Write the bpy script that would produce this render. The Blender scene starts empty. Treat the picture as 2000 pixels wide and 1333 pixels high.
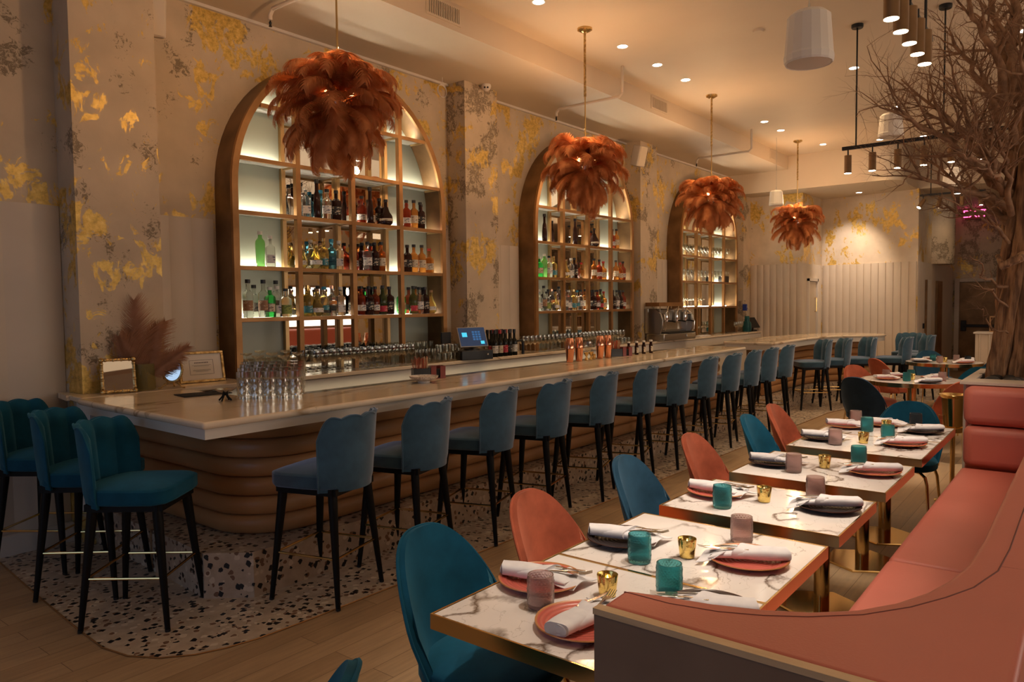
import bpy, bmesh, math, random
from mathutils import Vector, Matrix
random.seed(7)
sc = bpy.context.scene
col = sc.collection
PI = math.pi
sin, cos = math.sin, math.cos

# ---------------------------------------------------------------- camera
F_PX, YAW, PITCH, ROLL, EYE = 1447.7, math.radians(38.25), math.radians(2.85), math.radians(-.625), 1.66
_f = Vector((cos(YAW)*cos(PITCH), sin(YAW)*cos(PITCH), -sin(PITCH)))
_r0 = Vector((sin(YAW), -cos(YAW), 0))
_u0 = _r0.cross(_f)
_r = cos(ROLL)*_r0 + sin(ROLL)*_u0
_u = -sin(ROLL)*_r0 + cos(ROLL)*_u0
cam_d = bpy.data.cameras.new('camera')
cam = bpy.data.objects.new('camera', cam_d)
col.objects.link(cam)
cam.matrix_world = Matrix(((_r.x, _u.x, -_f.x, 0), (_r.y, _u.y, -_f.y, 0), (_r.z, _u.z, -_f.z, EYE), (0, 0, 0, 1)))
cam_d.sensor_width = 36
cam_d.lens = 36*F_PX/2000
cam_d.clip_start = .05
sc.camera = cam

# ---------------------------------------------------------------- world, exposure
w = bpy.data.worlds.new('world')
sc.world = w
w.use_nodes = True
w.node_tree.nodes['Background'].inputs[0].default_value = (.30, .26, .32, 1)
w.node_tree.nodes['Background'].inputs[1].default_value = .12
sc.view_settings.view_transform = 'Standard'
sc.view_settings.look = 'None'
sc.view_settings.exposure = 0.62
sc.view_settings.gamma = 1
sc.view_settings.use_curve_mapping = False
sc.cycles.max_bounces = 7
sc.cycles.diffuse_bounces = 4
sc.cycles.glossy_bounces = 3
sc.cycles.transmission_bounces = 6
sc.cycles.transparent_max_bounces = 8
sc.cycles.caustics_reflective = False
sc.cycles.caustics_refractive = False
sc.cycles.sample_clamp_indirect = 4

WARM = (1.0, .67, .345)
def spot(name, loc, target, power, size=60, blend=.6, color=WARM, radius=.03):
    l = bpy.data.lights.new(name, 'SPOT')
    l.energy, l.color, l.spot_size, l.spot_blend, l.shadow_soft_size = power, color, math.radians(size), blend, radius
    o = bpy.data.objects.new(name, l); col.objects.link(o)
    o.location = loc
    d = Vector(target)-Vector(loc)
    o.rotation_euler = d.to_track_quat('-Z', 'Y').to_euler()
    return o
def point(name, loc, power, color=WARM, radius=.05):
    l = bpy.data.lights.new(name, 'POINT')
    l.energy, l.color, l.shadow_soft_size = power, color, radius
    o = bpy.data.objects.new(name, l); col.objects.link(o); o.location = loc
    return o
def area(name, loc, target, power, sx, sy, color=WARM):
    l = bpy.data.lights.new(name, 'AREA')
    l.energy, l.color, l.shape, l.size, l.size_y = power, color, 'RECTANGLE', sx, sy
    o = bpy.data.objects.new(name, l); col.objects.link(o); o.location = loc
    d = Vector(target)-Vector(loc)
    o.rotation_euler = d.to_track_quat('-Z', 'Y').to_euler()
    return o
# added cold fill for dusk light from the street front, behind the camera
area('street_fill', (-2.6, 2.5, 1.8), (3, 4.5, .8), 7, 3.0, 2.2, (.62, .66, 1.0))
# added warm fill areas near the ceiling, standing in for the room's other lamps
area('ceiling_fill', (5.0, .5, 4.2), (5.0, 2.2, 0), 28, 10, 3, (1.0, .72, .46))
area('ceiling_fill_far', (12.0, 1.0, 3.6), (12.0, 2.4, 0), 22, 4, 3, (1.0, .72, .46))

# ---------------------------------------------------------------- mesh helpers
class MB:
    def __init__(s): s.v = []; s.f = []; s.m = Matrix.Identity(4)
    def add(s, vs, fs):
        b = len(s.v)
        s.v += [tuple(s.m @ Vector(p)) for p in vs]
        s.f += [tuple(b+i for i in f) for f in fs]
    def box(s, x0, x1, y0, y1, z0, z1):
        s.add([(x0,y0,z0),(x1,y0,z0),(x1,y1,z0),(x0,y1,z0),(x0,y0,z1),(x1,y0,z1),(x1,y1,z1),(x0,y1,z1)],
              [(0,3,2,1),(4,5,6,7),(0,1,5,4),(1,2,6,5),(2,3,7,6),(3,0,4,7)])
        return s
    def prism(s, poly, z0, z1):
        n = len(poly)
        s.add([(x,y,z0) for x,y in poly]+[(x,y,z1) for x,y in poly],
              [tuple(reversed(range(n))), tuple(range(n,2*n))]+[(i,(i+1)%n,n+(i+1)%n,n+i) for i in range(n)])
        return s
    def loft(s, rings, cap=True, closed=True):
        n = len(rings[0]); vs = [p for r in rings for p in r]; fs = []
        for k in range(len(rings)-1):
            for i in range(n if closed else n-1):
                j = (i+1) % n
                fs.append((k*n+i, k*n+j, (k+1)*n+j, (k+1)*n+i))
        if cap:
            fs += [tuple(reversed(range(n))), tuple((len(rings)-1)*n+i for i in range(n))]
        s.add(vs, fs); return s
    def lathe(s, prof, n=24, c=(0,0,0), cap=True):
        rings = [[(c[0]+r*cos(2*PI*i/n), c[1]+r*sin(2*PI*i/n), c[2]+z) for i in range(n)] for r, z in prof]
        return s.loft(rings, cap)
    def tube(s, pts, rad, n=8, cap=True, closed=False):
        P = [Vector(p) for p in pts]
        R = rad if isinstance(rad, (list, tuple)) else [rad]*len(P)
        t0 = (P[1]-P[0]).normalized()
        nx = t0.orthogonal().normalized(); rings = []
        for i, p in enumerate(P):
            if closed: t = (P[(i+1) % len(P)]-P[i-1]).normalized()
            elif i == 0: t = t0
            elif i == len(P)-1: t = (P[-1]-P[-2]).normalized()
            else: t = (P[i+1]-P[i-1]).normalized()
            nx = (nx-t*nx.dot(t))
            nx = nx.normalized() if nx.length > 1e-6 else t.orthogonal().normalized()
            ny = t.cross(nx)
            rings.append([tuple(p+(nx*cos(2*PI*k/n)+ny*sin(2*PI*k/n))*R[i]) for k in range(n)])
        if closed: rings.append(rings[0]); cap = False
        return s.loft(rings, cap)
    def cyl(s, p0, p1, r0, r1=None, n=16): return s.tube([p0, p1], [r0, r0 if r1 is None else r1], n)
    def ball(s, c, r, n=10, sz=1.0):
        pr = [(max(1e-4, r*sin(PI*k/(n-2 if n > 4 else n))), -r*sz*cos(PI*k/(n-2 if n > 4 else n))) for k in range((n-2 if n > 4 else n)+1)]
        return s.lathe(pr, n, c)
    def build(s, name, mat, parent=None, smooth=True, bevel=0, seg=2, angle=35, sub=0):
        me = bpy.data.meshes.new(name)
        me.from_pydata(s.v, [], s.f)
        bm = bmesh.new(); bm.from_mesh(me)
        bmesh.ops.recalc_face_normals(bm, faces=bm.faces)
        bm.to_mesh(me); bm.free()
        if smooth:
            me.polygons.foreach_set('use_smooth', [True]*len(me.polygons))
            me.set_sharp_from_angle(angle=math.radians(angle))
        me.materials.append(mat)
        o = bpy.data.objects.new(name, me); col.objects.link(o)
        if parent: o.parent = parent
        if bevel:
            b = o.modifiers.new('b', 'BEVEL'); b.width = bevel; b.segments = seg; b.limit_method = 'ANGLE'; b.angle_limit = math.radians(40)
            b.harden_normals = False
        if sub:
            b = o.modifiers.new('s', 'SUBSURF'); b.levels = b.render_levels = sub
        me.update()
        return o
def tag(o, label=None, cat=None, group=None, kind=None):
    if label: o['label'] = label
    if cat: o['category'] = cat
    if group: o['group'] = group
    if kind: o['kind'] = kind
    return o
def thing(name, label, cat, loc=(0,0,0), rz=0, group=None):
    o = bpy.data.objects.new(name, None); o.empty_display_size = .1
    col.objects.link(o); o.location = loc; o.rotation_euler = (0,0,rz)
    return tag(o, label, cat, group)
def dup(root, loc, rz, label=None, group=None, cat=None, scale=None):
    def cp(o, par):
        c = o.copy(); col.objects.link(c)
        if par: c.parent = par
        for ch in kids.get(o.name, ()): cp(ch, c)
        return c
    kids = KIDS.get(root.name)
    if kids is None:
        kids = {}
        def walk(o):
            kids[o.name] = list(o.children)
            for ch in o.children: walk(ch)
        walk(root); KIDS[root.name] = kids
    r = cp(root, None)
    r.location = loc; r.rotation_euler = (0,0,rz)
    if scale: r.scale = scale
    return tag(r, label, cat, group)
KIDS = {}
class Proto:
    """first placing moves the first thing itself, later ones copy it"""
    def __init__(s, root): s.root = root; s.used = False
    def put(s, loc, rz=0, label=None, group=None, cat=None, scale=None):
        if not s.used:
            s.used = True; r = s.root
            if r.name not in KIDS:
                kids = {}
                def walk(o):
                    kids[o.name] = list(o.children)
                    for ch in o.children: walk(ch)
                walk(r); KIDS[r.name] = kids
            r.location = loc; r.rotation_euler = (0,0,rz)
            if scale: r.scale = scale
            return tag(r, label, cat, group)
        return dup(s.root, loc, rz, label, group, cat, scale)
def struct(name, mb, mat, parent=None, **k):
    o = mb.build(name, mat, parent, **k)
    if not parent: o['kind'] = 'structure'
    return o
def box(*a): return MB().box(*a)
def text(s, size, loc, rot, mat, name, parent, ext=.001, align='CENTER'):
    c = bpy.data.curves.new(name, 'FONT'); c.body = s; c.size = size; c.extrude = ext; c.align_x = align; c.align_y = 'CENTER'
    o = bpy.data.objects.new(name, c); col.objects.link(o); o.location = loc; o.rotation_euler = rot
    c.materials.append(mat)
    dg = bpy.context.evaluated_depsgraph_get(); me = bpy.data.meshes.new_from_object(o.evaluated_get(dg)); me.name = name
    bpy.data.objects.remove(o); bpy.data.curves.remove(c)
    o = bpy.data.objects.new(name, me); col.objects.link(o); o.location = loc; o.rotation_euler = rot; o.parent = parent
    if not me.materials: me.materials.append(mat)
    return o

# ---------------------------------------------------------------- materials
def nodes(m): return m.node_tree.nodes, m.node_tree.links
def mat(name, color, rough=.5, metal=0, **k):
    m = bpy.data.materials.new(name); m.use_nodes = True
    b = m.node_tree.nodes['Principled BSDF']
    b.inputs['Base Color'].default_value = (*color, 1)
    b.inputs['Roughness'].default_value = rough
    b.inputs['Metallic'].default_value = metal
    for a, v in k.items():
        b.inputs[a.replace('_', ' ')].default_value = v
    return m
def noise(m, scale=5, detail=4, vec=None, rough=.5, dist=0, coord='Object', loc=None, sc3=None):
    N, L = nodes(m)
    t = N.new('ShaderNodeTexCoord'); n = N.new('ShaderNodeTexNoise')
    n.inputs['Scale'].default_value = scale; n.inputs['Detail'].default_value = detail
    n.inputs['Roughness'].default_value = rough; n.inputs['Distortion'].default_value = dist
    mp = N.new('ShaderNodeMapping')
    if loc: mp.inputs['Location'].default_value = loc
    if sc3: mp.inputs['Scale'].default_value = sc3
    L.new(t.outputs[coord], mp.inputs[0]); L.new(mp.outputs[0], n.inputs['Vector'])
    return n
def ramp(m, src, stops, interp='LINEAR'):
    N, L = nodes(m); r = N.new('ShaderNodeValToRGB'); r.color_ramp.interpolation = interp
    e = r.color_ramp.elements
    while len(e) < len(stops): e.new(.5)
    for i, (p, c) in enumerate(stops):
        e[i].position = p; e[i].color = (*c, 1) if isinstance(c, tuple) else (c, c, c, 1)
    L.new(src, r.inputs[0]); return r
def mixc(m, fac, a, b, mode='MIX'):
    N, L = nodes(m); x = N.new('ShaderNodeMix'); x.data_type = 'RGBA'; x.blend_type = mode
    for s, i in ((fac, 0), (a, 6), (b, 7)):
        if isinstance(s, (int, float)): x.inputs[i].default_value = s
        elif isinstance(s, tuple): x.inputs[i].default_value = (*s, 1)
        else: L.new(s, x.inputs[i])
    return x.outputs[2]
def mth(m, op, a, b=0, c=0):
    N, L = nodes(m); x = N.new('ShaderNodeMath'); x.operation = op
    for i, s in enumerate((a, b, c)):
        if isinstance(s, (int, float)): x.inputs[i].default_value = s
        else: L.new(s, x.inputs[i])
    return x.outputs[0]
def setin(m, name, src):
    m.node_tree.links.new(src, m.node_tree.nodes['Principled BSDF'].inputs[name])
def bump(m, src, strength=.3, dist=.01):
    N, L = nodes(m); b = N.new('ShaderNodeBump'); b.inputs['Strength'].default_value = strength; b.inputs['Distance'].default_value = dist
    L.new(src, b.inputs['Height']); L.new(b.outputs[0], N['Principled BSDF'].inputs['Normal'])
def emit(name, color, s):
    m = mat(name, (.0, .0, .0), .5)
    b = m.node_tree.nodes['Principled BSDF']
    b.inputs['Emission Color'].default_value = (*color, 1); b.inputs['Emission Strength'].default_value = s
    return m
M = {}
def noisy(name, c1, c2, scale=8, rough=.5, metal=0, bstr=0, sc3=None, detail=4, lo=.35, hi=.65, **k):
    m = mat(name, c1, rough, metal, **k); n = noise(m, scale, detail, sc3=sc3)
    r = ramp(m, n.outputs[0], [(lo, c1), (hi, c2)]); setin(m, 'Base Color', r.outputs[0])
    if bstr: bump(m, n.outputs[0], bstr, .004)
    M[name] = m; return m

def plaster(name, gold_amt, crack_amt, base=(.60, .48, .345), seed=0, silver=False):
    m = mat(name, base, .72)
    N, L = nodes(m)
    big = noise(m, 1.9, 3, rough=.55, loc=(seed, seed*.7, seed*1.3))
    fine = noise(m, 6, 9, rough=.74, loc=(seed+4, 2, 1), dist=.9, sc3=(1.25, 1.25, .8))
    s = mth(m, 'ADD', big.outputs[0], mth(m, 'MULTIPLY', mth(m, 'SUBTRACT', fine.outputs[0], .5), 1.05))
    gold = ramp(m, s, [(gold_amt, 0.0), (gold_amt+.012, 1.0)]).outputs[0]
    # peeling edges and crazing
    v = noise(m, 2.6, 3, loc=(seed+9, 0, 5))
    f2 = noise(m, 21, 9, rough=.80, loc=(1, seed, 3), dist=1.2)
    s2 = mth(m, 'ADD', mth(m, 'MULTIPLY', v.outputs[0], .6), mth(m, 'MULTIPLY', f2.outputs[0], .45))
    ed = ramp(m, s2, [(crack_amt, 0.0), (crack_amt+.01, 1.0), (crack_amt+.045, 1.0), (crack_amt+.06, .12)]).outputs[0]
    var = noise(m, 4, 5)
    b = ramp(m, var.outputs[0], [(.3, tuple(c*.88 for c in base)), (.7, tuple(min(1, c*1.06) for c in base))]).outputs[0]
    gn = noise(m, 22, 5, rough=.7)
    gcol = ramp(m, gn.outputs[0], [(.3, (.38, .24, .06)), (.5, (.72, .48, .12)), (.72, (.92, .68, .24))]).outputs[0]
    c = mixc(m, ed, b, (.23, .175, .115))
    c = mixc(m, gold, c, gcol)
    setin(m, 'Base Color', c)
    setin(m, 'Metallic', mth(m, 'MULTIPLY', gold, .45))
    setin(m, 'Roughness', mth(m, 'SUBTRACT', .75, mth(m, 'MULTIPLY', gold, .33)))
    h = mth(m, 'ADD', mth(m, 'MULTIPLY', ed, -1.0), mth(m, 'MULTIPLY', f2.outputs[0], .8))
    bump(m, h, .28, .006)
    M[name] = m; return m
plaster('plaster', .572, .61)
plaster('plaster_far', .56, .70, seed=3, base=(.66, .545, .415))
plaster('plaster_dark', .61, .55, seed=5)
noisy('flute_paint', (.62, .52, .41), (.66, .555, .44), 3, .5)
noisy('ceiling_paint', (.64, .53, .40), (.66, .55, .415), 2, .6)
noisy('white_paint', (.70, .64, .57), (.73, .67, .6), 2, .5)
noisy('warm_trim', (.55, .46, .38), (.58, .49, .4), 4, .5)

def floor_mat():
    m = mat('oak_floor', (.35, .23, .13), .42)
    N, L = nodes(m)
    t = N.new('ShaderNodeTexCoord'); mp = N.new('ShaderNodeMapping'); br = N.new('ShaderNodeTexBrick')
    L.new(t.outputs['Object'], mp.inputs[0]); L.new(mp.outputs[0], br.inputs['Vector'])
    br.offset = .37; br.inputs['Scale'].default_value = 1
    br.inputs['Brick Width'].default_value = 1.35; br.inputs['Row Height'].default_value = .135
    br.inputs['Mortar Size'].default_value = .0016; br.inputs['Bias'].default_value = 0
    br.inputs['Color1'].default_value = (.40, .265, .15, 1); br.inputs['Color2'].default_value = (.50, .345, .205, 1)
    br.inputs['Mortar'].default_value = (.16, .10, .055, 1)
    g = noise(m, 3, 6, sc3=(1.2, 14, 1), rough=.6)
    gr = ramp(m, g.outputs[0], [(.3, .78), (.7, 1.08)]).outputs[0]
    setin(m, 'Base Color', mixc(m, 1.0, br.outputs['Color'], gr, 'MULTIPLY'))
    setin(m, 'Roughness', ramp(m, g.outputs[0], [(.3, .36), (.7, .5)]).outputs[0])
    bump(m, g.outputs[0], .05, .002)
    M['oak_floor'] = m
floor_mat()
def terrazzo():
    m = mat('terrazzo', (.5, .45, .38), .38)
    N, L = nodes(m)
    t = N.new('ShaderNodeTexCoord')
    base = noise(m, 14, 4)
    c = ramp(m, base.outputs[0], [(.35, (.47, .37, .28)), (.65, (.58, .475, .375))]).outputs[0]
    def chips(scale, thr, colr, loc, keep, rnd):
        mp = N.new('ShaderNodeMapping'); mp.inputs['Location'].default_value = loc
        mp.inputs['Rotation'].default_value = (.3, .2, loc[0])
        wn = N.new('ShaderNodeTexNoise'); wn.inputs['Scale'].default_value = 30; wn.inputs['Detail'].default_value = 1
        L.new(t.outputs['Object'], wn.inputs['Vector'])
        mx = N.new('ShaderNodeVectorMath'); mx.operation = 'MULTIPLY_ADD'; mx.inputs[1].default_value = (.02,)*3
        L.new(wn.outputs[1], mx.inputs[0]); L.new(t.outputs['Object'], mx.inputs[2]); L.new(mx.outputs[0], mp.inputs[0])
        v = N.new('ShaderNodeTexVoronoi'); v.inputs['Scale'].default_value = scale; v.inputs['Randomness'].default_value = 1
        L.new(mp.outputs[0], v.inputs['Vector'])
        v.distance = 'MANHATTAN' if rnd else 'EUCLIDEAN'
        inside = mth(m, 'LESS_THAN', v.outputs['Distance'], thr)
        sx = N.new('ShaderNodeSeparateColor'); L.new(v.outputs['Color'], sx.inputs[0])
        pick = mth(m, 'LESS_THAN', sx.outputs[0], keep)
        return mth(m, 'MULTIPLY', inside, pick)
    c = mixc(m, chips(22, .38, 0, (3, 1, 0), .38, 0), c, (.68, .58, .47))
    c = mixc(m, chips(25, .38, 0, (1, 5, 2), .30, 0), c, (.22, .12, .075))
    c = mixc(m, chips(21, .50, 0, (2, 2, 7), .66, 1), c, (.008, .009, .012))
    setin(m, 'Base Color', c)
    M['terrazzo'] = m
terrazzo()
def marble(name, base, vein, scale, width, rough=.12, sc3=(1, 1, 1), warp=.6, second=True):
    m = mat(name, base, rough)
    N, L = nodes(m)
    t = N.new('ShaderNodeNewGeometry'); mp = N.new('ShaderNodeMapping'); mp.inputs['Scale'].default_value = sc3
    L.new(t.outputs['Position'], mp.inputs[0])
    d = N.new('ShaderNodeTexNoise'); d.inputs['Scale'].default_value = scale*1.3; d.inputs['Detail'].default_value = 6; d.inputs['Roughness'].default_value = .6
    L.new(mp.outputs[0], d.inputs['Vector'])
    vm = N.new('ShaderNodeVectorMath'); vm.operation = 'MULTIPLY_ADD'; vm.inputs[1].default_value = (warp,)*3
    L.new(d.outputs[1], vm.inputs[0]); L.new(mp.outputs[0], vm.inputs[2])
    n = N.new('ShaderNodeTexNoise'); n.inputs['Scale'].default_value = scale; n.inputs['Detail'].default_value = 2
    L.new(vm.outputs[0], n.inputs['Vector'])
    a = mth(m, 'ABSOLUTE', mth(m, 'SUBTRACT', n.outputs[0], .5))
    v1 = ramp(m, a, [(0, 1.0), (width, .55), (width*2.2, 0.0)]).outputs[0]
    msk = noise(m, scale*.8, 2, loc=(5, 3, 1)); mk = ramp(m, msk.outputs[0], [(.36, 0.0), (.50, 1.0)]).outputs[0]
    v1 = mth(m, 'MULTIPLY', v1, mk)
    n2 = N.new('ShaderNodeTexNoise'); n2.inputs['Scale'].default_value = scale*2.7; n2.inputs['Detail'].default_value = 3
    L.new(vm.outputs[0], n2.inputs['Vector'])
    a2 = mth(m, 'ABSOLUTE', mth(m, 'SUBTRACT', n2.outputs[0], .5))
    v2 = mth(m, 'MULTIPLY', ramp(m, a2, [(0, .6), (width*.45, 0.0)]).outputs[0], mk)
    cl = noise(m, scale*2, 4); cb = ramp(m, cl.outputs[0], [(.3, tuple(c*.9 for c in base)), (.65, base)]).outputs[0]
    c = mixc(m, mth(m, 'MAXIMUM', v1, v2), cb, vein)
    setin(m, 'Base Color', c); M[name] = m
marble('table_marble', (.86, .81, .80), (.15, .105, .08), 2.1, .011, .10, sc3=(1, 1.7, 1), warp=.30)
marble('bar_marble', (.80, .66, .50), (.40, .28, .17), 1.1, .007, .12, sc3=(.5, 2.2, 1), warp=.35)
marble('bowl_marble', (.72, .66, .6), (.28, .22, .18), 9, .03, .3)

def velvet(name, c, sheen, tint):
    m = mat(name, c, .8); b = m.node_tree.nodes['Principled BSDF']
    b.inputs['Sheen Weight'].default_value = sheen; b.inputs['Sheen Roughness'].default_value = .45; b.inputs['Sheen Tint'].default_value = (*tint, 1)
    b.inputs['Specular IOR Level'].default_value = .15
    n = noise(m, 7, 4, rough=.6)
    r = ramp(m, n.outputs[0], [(.3, tuple(x*.72 for x in c)), (.7, tuple(min(1, x*1.2) for x in c))]); setin(m, 'Base Color', r.outputs[0])
    f = noise(m, 300, 2); bump(m, f.outputs[0], .12, .001)
    M[name] = m
velvet('teal_velvet', (.006, .080, .150), .5, (.2, .52, .70))
velvet('stool_velvet', (.045, .105, .16), 1.0, (.66, .74, 1.0))
velvet('blue_velvet', (.022, .075, .135), .6, (.25, .42, .6))
velvet('navy_velvet', (.013, .03, .055), .4, (.25, .35, .5))
velvet('coral_velvet', (.42, .105, .055), .5, (.95, .5, .38))
def leather(name, c, rough=.42):
    m = mat(name, c, rough); v = noise(m, 160, 3); bump(m, v.outputs[0], .22, .002)
    n = noise(m, 3, 3); r = ramp(m, n.outputs[0], [(.3, tuple(x*.93 for x in c)), (.7, c)]); setin(m, 'Base Color', r.outputs[0]); M[name] = m
leather('pink_leather', (.60, .17, .125), .45)
leather('tan_leather', (.52, .27, .115), .40)
M['brass'] = mat('brass', (.80, .56, .24), .16, 1)
M['brass_matte'] = mat('brass_matte', (.62, .42, .20), .38, 1)
noisy('bronze', (.28, .135, .045), (.43, .225, .085), 3.5, .40, .6, detail=6)
noisy('bronze_dark', (.15, .08, .032), (.25, .14, .06), 4, .45, .45, detail=6)
M['black_wood'] = mat('black_wood', (.004, .004, .0045), .5, 0, Specular_IOR_Level=.22)
M['black_metal'] = mat('black_metal', (.01, .01, .011), .45, .3)
M['black_plastic'] = mat('black_plastic', (.012, .012, .013), .35)
M['rubber'] = mat('rubber', (.012, .012, .012), .8)
M['chrome'] = mat('chrome', (.78, .76, .72), .14, 1)
M['steel'] = mat('steel', (.5, .48, .45), .3, 1)
M['copper'] = mat('copper', (.92, .42, .26), .13, 1)
M['silver_dish'] = mat('silver_dish', (.55, .5, .46), .22, 1)
noisy('gilt', (.35, .21, .07), (.75, .52, .22), 40, .3, .9, .6)
M['mirror'] = mat('mirror', (.82, .80, .74), .015, 1)
M['frosted'] = mat('frosted', (.47, .51, .42), .3)
M['shelf_glass'] = mat('shelf_glass', (.86, .84, .76), .35, Transmission_Weight=.65)
def thin_glass(name, c, alpha_tint=.15, rough=.03):
    """thin clear glass: mostly transparent, with a Fresnel gloss"""
    m = bpy.data.materials.new(name); m.use_nodes = True; N, L = nodes(m); N.clear()
    o = N.new('ShaderNodeOutputMaterial'); tr = N.new('ShaderNodeBsdfTransparent'); tr.inputs[0].default_value = (*c, 1)
    g = N.new('ShaderNodeBsdfGlossy'); g.inputs['Roughness'].default_value = rough; g.inputs[0].default_value = (1, .97, .92, 1)
    lw = N.new('ShaderNodeLayerWeight'); lw.inputs[0].default_value = .35
    mx = N.new('ShaderNodeMixShader'); mr = N.new('ShaderNodeMath'); mr.operation = 'MULTIPLY_ADD'; mr.inputs[1].default_value = .5; mr.inputs[2].default_value = alpha_tint
    L.new(lw.outputs['Facing'], mr.inputs[0]); L.new(mr.outputs[0], mx.inputs[0]); L.new(tr.outputs[0], mx.inputs[1]); L.new(g.outputs[0], mx.inputs[2]); L.new(mx.outputs[0], o.inputs[0])
    M[name] = m; return m
thin_glass('clear_glass', (.95, .95, .92), .035)
thin_glass('crystal', (.90, .89, .84), .22, .06)
def hob(name, c, a):
    m = mat(name, c, .16, Transmission_Weight=a, IOR=1.25); M[name] = m
hob('teal_glass', (.16, .56, .60), .88)
hob('pink_glass', (.93, .70, .66), .80)
hob('smoke_glass', (.16, .20, .23), .88)
M['mercury'] = mat('mercury', (.85, .62, .2), .16, 1)
_n = noise(M['mercury'], 60, 4); bump(M['mercury'], _n.outputs[0], .5, .004)
M['wax'] = mat('wax', (.85, .75, .5), .5)
M['flame'] = emit('flame', (1, .62, .2), 6)
noisy('linen', (.72, .70, .74), (.78, .76, .79), 30, .85, 0, .15)
def plate_mat(name, c, rim):
    m = mat(name, c, .32); N, L = nodes(m)
    t = N.new('ShaderNodeTexCoord'); s = N.new('ShaderNodeVectorMath'); s.operation = 'LENGTH'
    sp = N.new('ShaderNodeSeparateXYZ'); cb = N.new('ShaderNodeCombineXYZ')
    L.new(t.outputs['Object'], sp.inputs[0]); L.new(sp.outputs[0], cb.inputs[0]); L.new(sp.outputs[1], cb.inputs[1]); L.new(cb.outputs[0], s.inputs[0])
    r = s.outputs['Value']
    wv = mth(m, 'SINE', mth(m, 'MULTIPLY', r, 420))
    edge = ramp(m, r, [(.129, 0.0), (.133, 1.0)]).outputs[0]
    cc = mixc(m, ramp(m, wv, [(0.0, 0.0), (1.0, .35)]).outputs[0], c, tuple(x*.55 for x in c))
    setin(m, 'Base Color', mixc(m, edge, cc, rim)); bump(m, wv, .5, .002); M[name] = m
plate_mat('coral_plate', (.58, .13, .10), (.55, .24, .08))
plate_mat('black_plate', (.03, .022, .024), (.07, .03, .02))
def feather_mat(name, c, tip, trans=.35):
    m = mat(name, c, .75); N, L = nodes(m)
    at = N.new('ShaderNodeTexCoord')
    n = noise(m, 12, 3); r = ramp(m, n.outputs[0], [(.3, c), (.7, tip)]).outputs[0]
    setin(m, 'Base Color', r)
    b = N['Principled BSDF']; tl = N.new('ShaderNodeBsdfTranslucent'); L.new(r, tl.inputs[0]); mx = N.new('ShaderNodeMixShader'); mx.inputs[0].default_value = trans
    o = N['Material Output']; L.new(b.outputs[0], mx.inputs[1]); L.new(tl.outputs[0], mx.inputs[2]); L.new(mx.outputs[0], o.inputs[0]); M[name] = m
feather_mat('rust_feather', (.56, .185, .055), (.74, .31, .11), .32)
feather_mat('brown_feather', (.36, .165, .08), (.45, .22, .12), .25)
M['quill'] = mat('quill', (.12, .045, .02), .6)
noisy('bark', (.13, .062, .028), (.36, .195, .095), 5, .8, 0, 0, sc3=(6, 6, .9), detail=9, lo=.40, hi=.60)
_n = noise(M['bark'], 5, 9, sc3=(6, 6, .9)); bump(M['bark'], _n.outputs[0], 1.0, .03)
noisy('twig', (.15, .075, .036), (.27, .145, .075), 9, .8, 0, .3)
noisy('limb', (.14, .068, .032), (.30, .16, .08), 14, .8, 0, 0, detail=6)
_n = noise(M['limb'], 18, 6); bump(M['limb'], _n.outputs[0], .8, .01)
noisy('pebble', (.02, .017, .015), (.05, .043, .038), 5, .6)
noisy('panel_wood', (.215, .14, .098), (.26, .175, .125), 5, .55, sc3=(6, 1, 1))
noisy('pale_wood', (.62, .44, .26), (.70, .51, .32), 8, .5, sc3=(8, 1, 8))
noisy('mid_wood', (.32, .17, .07), (.45, .26, .12), 7, .45, sc3=(1, 1, 9))
M['tin_ceiling'] = M['ceiling_paint']

# ---------------------------------------------------------------- the room
def ray(px, py):
    return _r*((px-1000)/F_PX) - _u*((py-666.5)/F_PX) + _f
def atz(px, py, z):
    d = ray(px, py); t = (z-EYE)/d.z; return (d.x*t, d.y*t, z)
def atx(px, py, x):
    d = ray(px, py); t = x/d.x; return (x, d.y*t, EYE+d.z*t)
def aty(px, py, y):
    d = ray(px, py); t = y/d.y; return (d.x*t, y, EYE+d.z*t)

struct('floor', box(-4, 20.2, -3, 6, -.1, 0), M['oak_floor'], smooth=False)
struct('floor_underlay', box(-4.1, 20.3, -3.1, 6.1, -.14, -.1), M['warm_trim'], smooth=False)
bpy.data.objects.remove(bpy.data.objects['floor_underlay'])
def arc(cx, cy, r, a0, a1, n):
    return [(cx+r*cos(a0+(a1-a0)*i/n), cy+r*sin(a0+(a1-a0)*i/n)) for i in range(n+1)]
tz = [(1.68, 5.74), (1.60, 4.8), (1.55, 4.1), (1.535, 3.78), (1.57, 3.59), (1.65, 3.45), (1.77, 3.345), (1.9, 3.29), (2.05, 3.255), (2.35, 3.235),
      (4, 3.2), (8, 3.13), (11.4, 3.08), (12.2, 2.95), (12.8, 2.6), (13.0, 2.2), (14.3, 2.0), (15.6, 2.2), (15.6, 4.4), (14.6, 4.4), (14.6, 5.74)]
struct('floor_terrazzo', MB().prism(tz, 0, .004), M['terrazzo'], smooth=False)
struct('trim_1', MB().tube([(x, y, .004) for x, y in tz[:16]], .004, 6), M['bronze'])

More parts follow.
